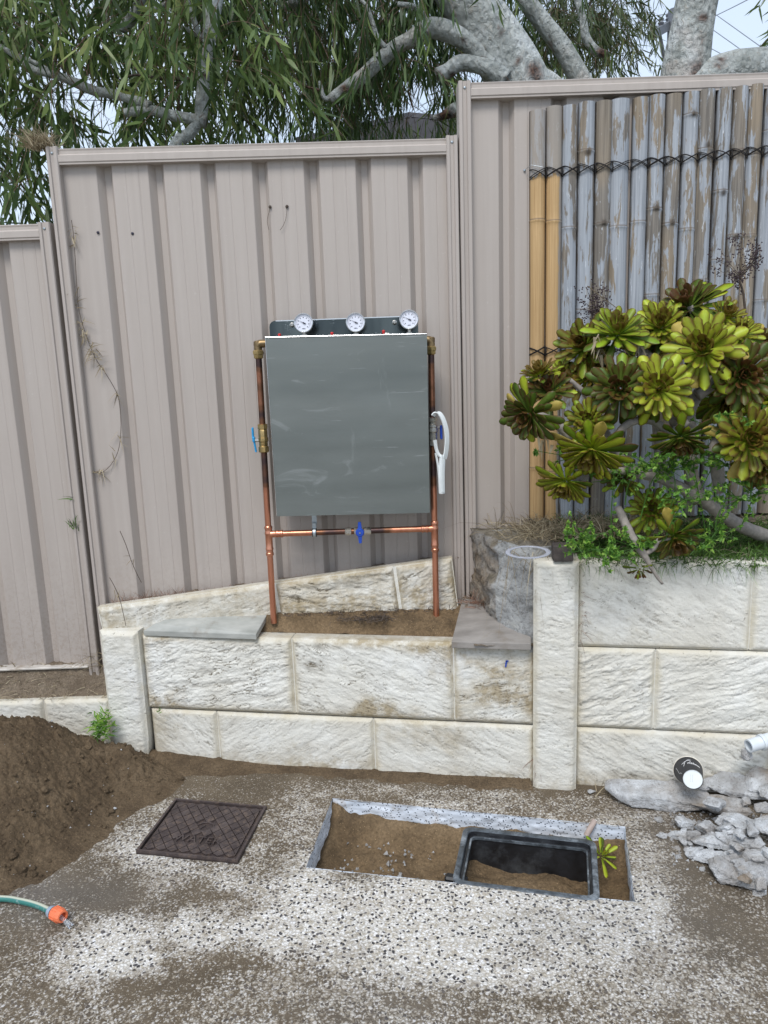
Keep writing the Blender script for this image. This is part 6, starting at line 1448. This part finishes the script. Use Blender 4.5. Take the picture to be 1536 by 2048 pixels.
stem([(1398, 1000), (1350, 1010), (1300, 1022)], 2.5, [9, 7, 6]); stem([(1150, 965), (1180, 945), (1215, 940), (1250, 942)], 2.43, [6, 6, 7, 8]); stem([(1140, 760), (1180, 800), (1215, 870), (1228, 900)], 2.5, [5, 6, 7, 8])
stem([(1176, 842), (1195, 870), (1225, 895)], 2.44, [5, 6, 7]); stem([(1170, 700), (1215, 730), (1262, 770), (1320, 860)], 2.58, [5, 6, 7, 8]); stem([(1380, 612), (1392, 660), (1400, 720)], 2.58, [6, 7, 8]); stem([(1452, 640), (1440, 700), (1415, 770)], 2.55, [5, 6, 8])
# withered leaves hanging from the stems
rs = np.random.RandomState(77); O = []; 
for (px, py, n_) in ((1195, 680, 7), (1205, 700, 6), (1280, 690, 4), (1270, 720, 5), (1085, 860, 6), (1090, 880, 5), (1375, 745, 4), (1290, 1148, 5), (1345, 1105, 5), (1350, 798, 3)):
    for k in range(n_): O.append(at(px+rs.normal()*5, py+rs.normal()*6, 2.47))
O = np.array(O); D = rs.normal(size=O.shape)*.35+[0, 0, -1]; D /= np.linalg.norm(D, axis=1)[:, None]
V, F, r = blades(O, D, rs.uniform(.03, .07, len(O)), rs.uniform(.006, .012, len(O)), 3, .1, rs); mk('withered_leaves', V, F, M_DRY, ab, True, attrs={'rnd': r*.6+.4}, kind='stuff')
# little rosette rooted in the hole
hp_ = empty('small_aeonium', gz(1212, 1712, -.07), 'small green rosette growing in the hole beside the meter box', 'succulent')
rosette(hp_, gz(1206, 1708, -.035), .115, (.35, -.35, .9), 300, n=20, openness=.95, dark=-.2, single=7, name='rosette')
# dead flower heads
def seedhead(px, py, Y, rpx, stalk, n, seed, lab):
    e = empty('dead_flower_stalk', at(*stalk[0], Y), lab, 'dead flower head'); r_ = np.random.RandomState(seed); b = MB(); P = [at(x, y, Y) for x, y in stalk]; b.tube(P, [.005, .004, .003][:len(P)], 7, smooth=3); top = P[-1]
    c = at(px, py, Y); Rr = rpx*Y/FPX; tips = []
    for k in range(26):
        d = r_.normal(size=3)*[1, .6, 1]; d /= np.linalg.norm(d); t = c+d*Rr*r_.uniform(.55, 1.0)*[1, .6, 1.15]; m = top+(t-top)*.5+r_.normal(size=3)*.006; b.tube([top+(c-top)*r_.uniform(0, .5), m, t], [.0014, .001, .0007], 3)
        for j in range(3): tips.append(t+r_.normal(size=3)*.012); 
        for j in range(2): tips.append(m+(t-m)*r_.rand()+r_.normal(size=3)*.008)
    b.out('stalk', M_DTWIG, e); tips = np.array(tips)[:n]; b = MB()
    for t in tips:
        for j in range(3): b.lathe(t+r_.normal(size=3)*.006, r_.normal(size=3), [(0, .0008), (.0015, .0026), (.004, .0022), (.005, .0006)], 5)
    b.out('seed_heads', M_BERRY, e, kind='stuff')
seedhead(1482, 515, 2.62, 50, [(1492, 650), (1487, 590), (1478, 560)], 130, 61, 'larger dead flower head with black seeds above the right of the bush')
seedhead(1192, 600, 2.66, 32, [(1200, 665), (1196, 640), (1192, 625)], 90, 62, 'smaller dead flower head with black seeds at the upper left of the bush')
b = MB(); b.tube([at(1175, 572, 2.62), at(1205, 595, 2.6), at(1232, 615, 2.58)], .0012, 4); b.out('dry_twig', M_DRY, label='thin pale dead stem crossing behind the upper left rosettes', cat='stem')

# ================================================================== WEEDS AND GRASS
def spurge(pts, Y, seed, e, spread=26, nbr=5):
    r_ = np.random.RandomState(seed); b = MB(); P = [at(x, y, Y) for x, y in pts]; b.tube(P, [.0022]+[.0016]*(len(P)-1), 5, smooth=3); top = P[-1]; V = []; tips = []
    for k in range(nbr):
        x, y = pts[-1]; t = at(x+r_.normal()*spread, y-r_.uniform(-.3, 1)*spread*.9, Y+r_.normal()*.03); b.tube([top, t], .0011, 4)
        for j in range(2):
            t2 = t+r_.normal(size=3)*.018; b.tube([t, t2], .0008, 3); tips.append(t2)
        tips.append(t)
    b.out('stem', M_SPURGE, e)
    return tips, P
def leafballs(tips, e, seed, s_=(.008, .017)):
    r_ = np.random.RandomState(seed); O = np.repeat(np.array(tips), 5, 0); D = r_.normal(size=O.shape)+[0, -.3, .2]; D /= np.linalg.norm(D, axis=1)[:, None]
    V, F, r = blades(O, D, r_.uniform(*s_, len(O)), r_.uniform(.008, .014, len(O)), 2, .1, r_); mk('leaves', V, F, M_SPURGE, e, True, attrs={'rnd': r}, kind='stuff')
weeds = [([(1410, 1060), (1400, 1000), (1385, 925), (1382, 925)], 2.40), ([(1230, 1100), (1222, 1040), (1228, 960)], 2.40), ([(1210, 1120), (1185, 1090), (1165, 1075)], 2.36), ([(1330, 1050), (1350, 980), (1345, 940)], 2.40), ([(1440, 1040), (1460, 960), (1455, 930)], 2.42),
 ([(1228, 1060), (1250, 1080), (1272, 1095)], 2.36), ([(1220, 1060), (1220, 1090), (1222, 1120)], 2.34), ([(1480, 1060), (1500, 1010), (1510, 990)], 2.40), ([(1430, 1060), (1440, 1020), (1478, 1000)], 2.38), ([(1280, 1040), (1300, 970), (1320, 940)], 2.42), ([(1400, 980), (1430, 920), (1440, 860)], 2.42), ([(1150, 1000), (1140, 960), (1150, 915)], 2.46),
 ([(1380, 1110), (1400, 1090), (1420, 1080)], 2.36), ([(1190, 1060), (1180, 1050), (1170, 1100)], 2.35), ([(1500, 1000), (1515, 880), (1520, 840)], 2.38), ([(1330, 1080), (1345, 1040), (1370, 1000)], 2.36), ([(1250, 1010), (1260, 960), (1300, 930)], 2.40)]
wlab = ['tall bright spurge weed in front of the bush centre', 'spurge weed standing before the lower left stems', 'spurge weed leaning out near the tall post', 'spurge weed between the lower stems, middle of the bed', 'spurge weed right of the bush trunk', 'short spurge weed by the hanging stem', 'spurge weed drooping over the wall top', 'spurge weed near the right edge of the bed', 'low spreading spurge weed over the trunk foot', 'spurge weed behind the hanging stem', 'high spurge weed reaching between the right rosettes', 'spurge weed close to the golden bamboo', 'low spurge weed on the wall edge right of the hanging rosette', 'spurge weed bending down beside the dark wooden block', 'tall spurge weed at the right edge of the bush', 'spurge weed just above the hanging rosette', 'spurge weed behind the lower left rosettes']
for k, ((pts, Y), lab) in enumerate(zip(weeds, wlab)):
    e = empty('spurge_weed', at(*pts[0], Y), lab, 'weed', 'spurge weeds in the bed'); tips, P = spurge(pts, Y-.03, 400+k, e, 34, 11); tips += [P[0]+(P[-1]-P[0])*t for t in np.linspace(.3, 1, 7)]; leafballs(tips, e, 500+k)
rs = np.random.RandomState(9)
def bedz(x, y): return .815+.09*np.clip((y-wline(x)-.05)/(3.0-wline(x)-.05), 0, 1)
n = 6500; X = rs.uniform(.66, 1.75, n); Y = wline(X)-.02-rs.rand(n)**1.5*-.46; Y = wline(X)+.0+rs.rand(n)**1.3*.42; O = np.stack([X, Y, bedz(X, Y)], 1)
grass('bed_grass', O, M_GRASS, (.05, .16), (.0014, .0038), .7, .8, .55, 14, kind='stuff', label='green grass and weeds covering the raised bed')
n = 900; X = rs.uniform(.62, 1.7, n); Y = wline(X)+.01+rs.rand(n)*.06; O = np.stack([X, Y, bedz(X, Y)], 1)
grass('bed_grass', O, M_GRASS, (.03, .09), (.0014, .0030), .7, .5, .9, 15, (0, -.7, 0), kind='stuff', label='grass fringe hanging over the top of the tall wall')
n = 1700; X = rs.uniform(.40, 1.0, n)**1.0; Y = rs.uniform(2.52, 2.84, n); O = np.stack([X, Y, np.full(n, .90)], 1); O = O[(X > .5) | (rs.rand(n) < .25)]
grass('dry_grass', O, M_DRY, (.03, .16), (.0011, .0025), .9, .6, .5, 16, kind='stuff', label='tangle of dry grass on the limestone block and left end of the bed')
n = 500; X = rs.uniform(.8, 1.7, n); Y = wline(X)+.05+rs.rand(n)*.4; O = np.stack([X, Y, bedz(X, Y)], 1)
grass('dry_grass', O, M_DRY, (.05, .18), (.0016, .0036), .9, .6, .5, 17, kind='stuff', label='dead straw among the green weeds of the bed')
n = 26; O = np.stack([rs.uniform(.42, .60, n), rs.uniform(2.50, 2.56, n), rs.uniform(.84, .90, n)], 1)
grass('hanging_straw', O, M_DRY, (.08, .20), (.0013, .0024), .35, .1, 1.0, 18, (-.3, -.5, -.5), kind='stuff', label='fine dry straws hanging down the grey face of the limestone block')
n = 16; O = np.stack([rs.uniform(.36, .58, n), rs.uniform(2.7, 2.85, n), rs.uniform(.88, .91, n)], 1)
grass('hanging_straw', O, M_DRY, (.12, .28), (.0012, .0020), .8, .7, .5, 19, (-.5, 0, 0), kind='stuff', label='long fine straws arching left over the limestone block')
n = 200; X = rs.uniform(-1.75, -1.13, n); Y = rs.uniform(2.80, 2.895, n); Z = zl+.005+(zf_l-zl+.02)*sst(2.81, 2.90, Y); O = np.stack([X, Y, Z], 1)
grass('straw_litter', O, M_DRY, (.02, .07), (.0010, .0030), 1.3, .25, .3, 20, kind='stuff', label='straw litter on the dry soil under the left fence')
n = 60; O = np.stack([rs.uniform(-1.25, -1.13, n), rs.uniform(2.84, 2.9, n), rs.uniform(.36, .42, n)], 1)
grass('straw_litter', O, M_DRY, (.03, .09), (.0010, .0025), 1.2, .3, .3, 22, (-.3, -.3, 0), kind='stuff', label='bunch of straw at the foot of the left fence posts')
q = at(204, 1452, 2.715); O = q+rs.normal(size=(190, 3))*[.020, .010, .028]
grass('weed_clump', O, M_SPURGE, (.030, .060), (.004, .008), .9, .45, .5, 23, (0, -.3, 0), label='bright green weed clump against the low white wall behind the soil heap', cat='weed')
q = at(318, 1424, 2.70); grass('weed_sprig', q+rs.normal(size=(14, 3))*.004, M_GRASS, (.01, .02), (.002, .004), .9, .5, .2, 24, label='tiny green sprig in the joint between the two courses', cat='weed')
O = at(735, 1243, 2.72)*[1, 1, 0]+[0, 0, .575]+rs.normal(size=(240, 3))*[.055, .016, .002]
grass('dark_roots', O, M_DTWIG, (.015, .05), (.0012, .0030), 1.4, .12, .3, 30, kind='stuff', label='dark matted roots and bark bits on the planter sand')
O = np.array([.36, 2.80, .60])+rs.normal(size=(160, 3))*[.035, .035, .008]
grass('dark_roots', O, M_REDDRY, (.03, .09), (.0010, .0024), 1.2, .3, .3, 32, kind='stuff', label='tangle of dead roots in the corner between the fence post and the limestone block')
O = np.stack([rs.uniform(-.40, .26, 260), rs.uniform(2.755, 2.80, 260), np.full(260, .584)], 1)
grass('dark_roots', O, M_DTWIG, (.008, .03), (.0015, .0035), 1.4, .2, .2, 33, kind='stuff', label='dark crumbs of bark and roots along the foot of the leaning sleeper')
q = W(np.array(.01), np.array(.12), np.array(.01)); grass('dead_roots', q+rs.normal(size=(22, 3))*[.008, .004, .03], M_REDDRY, (.03, .08), (.0008, .0016), .5, -.4, .4, 25, (-.3, -.3, -.4), kind='stuff', label='dead roots in the corner left of the tall post')
q = W(np.array(.27), np.array(.0), np.array(.04)); grass('dead_roots', q+rs.normal(size=(30, 3))*[.03, .02, .004]+[0, 0, .006], M_DRY, (.04, .12), (.0012, .0030), .9, .1, .2, 26, (.3, 0, -.05), kind='stuff', label='dead stems on the ground left of the largest slab')
q = W(np.array(.165), np.array(.62), np.array(.006)); grass('dead_roots', q+rs.normal(size=(40, 3))*[.006, .002, .05], M_DTWIG if False else M_REDDRY, (.02, .06), (.0006, .0012), .7, -.1, .3, 27, (.2, -.2, -.2), kind='stuff', label='fine dark rootlets on the wall just right of the tall post')
b = MB(); q = onpl(1012, 1328, G0+WN*.004, WN); b.box(q, (.005, .003, .022), rot=[[1, 0, .15], [0, 1, 0], [-.15, 0, 1]]); b.box(q+[.004, 0, .011], (.010, .003, .004)); b.out('blue_mark', M_BLUED, label='small blue mark on the right block of the upper course', cat='mark')
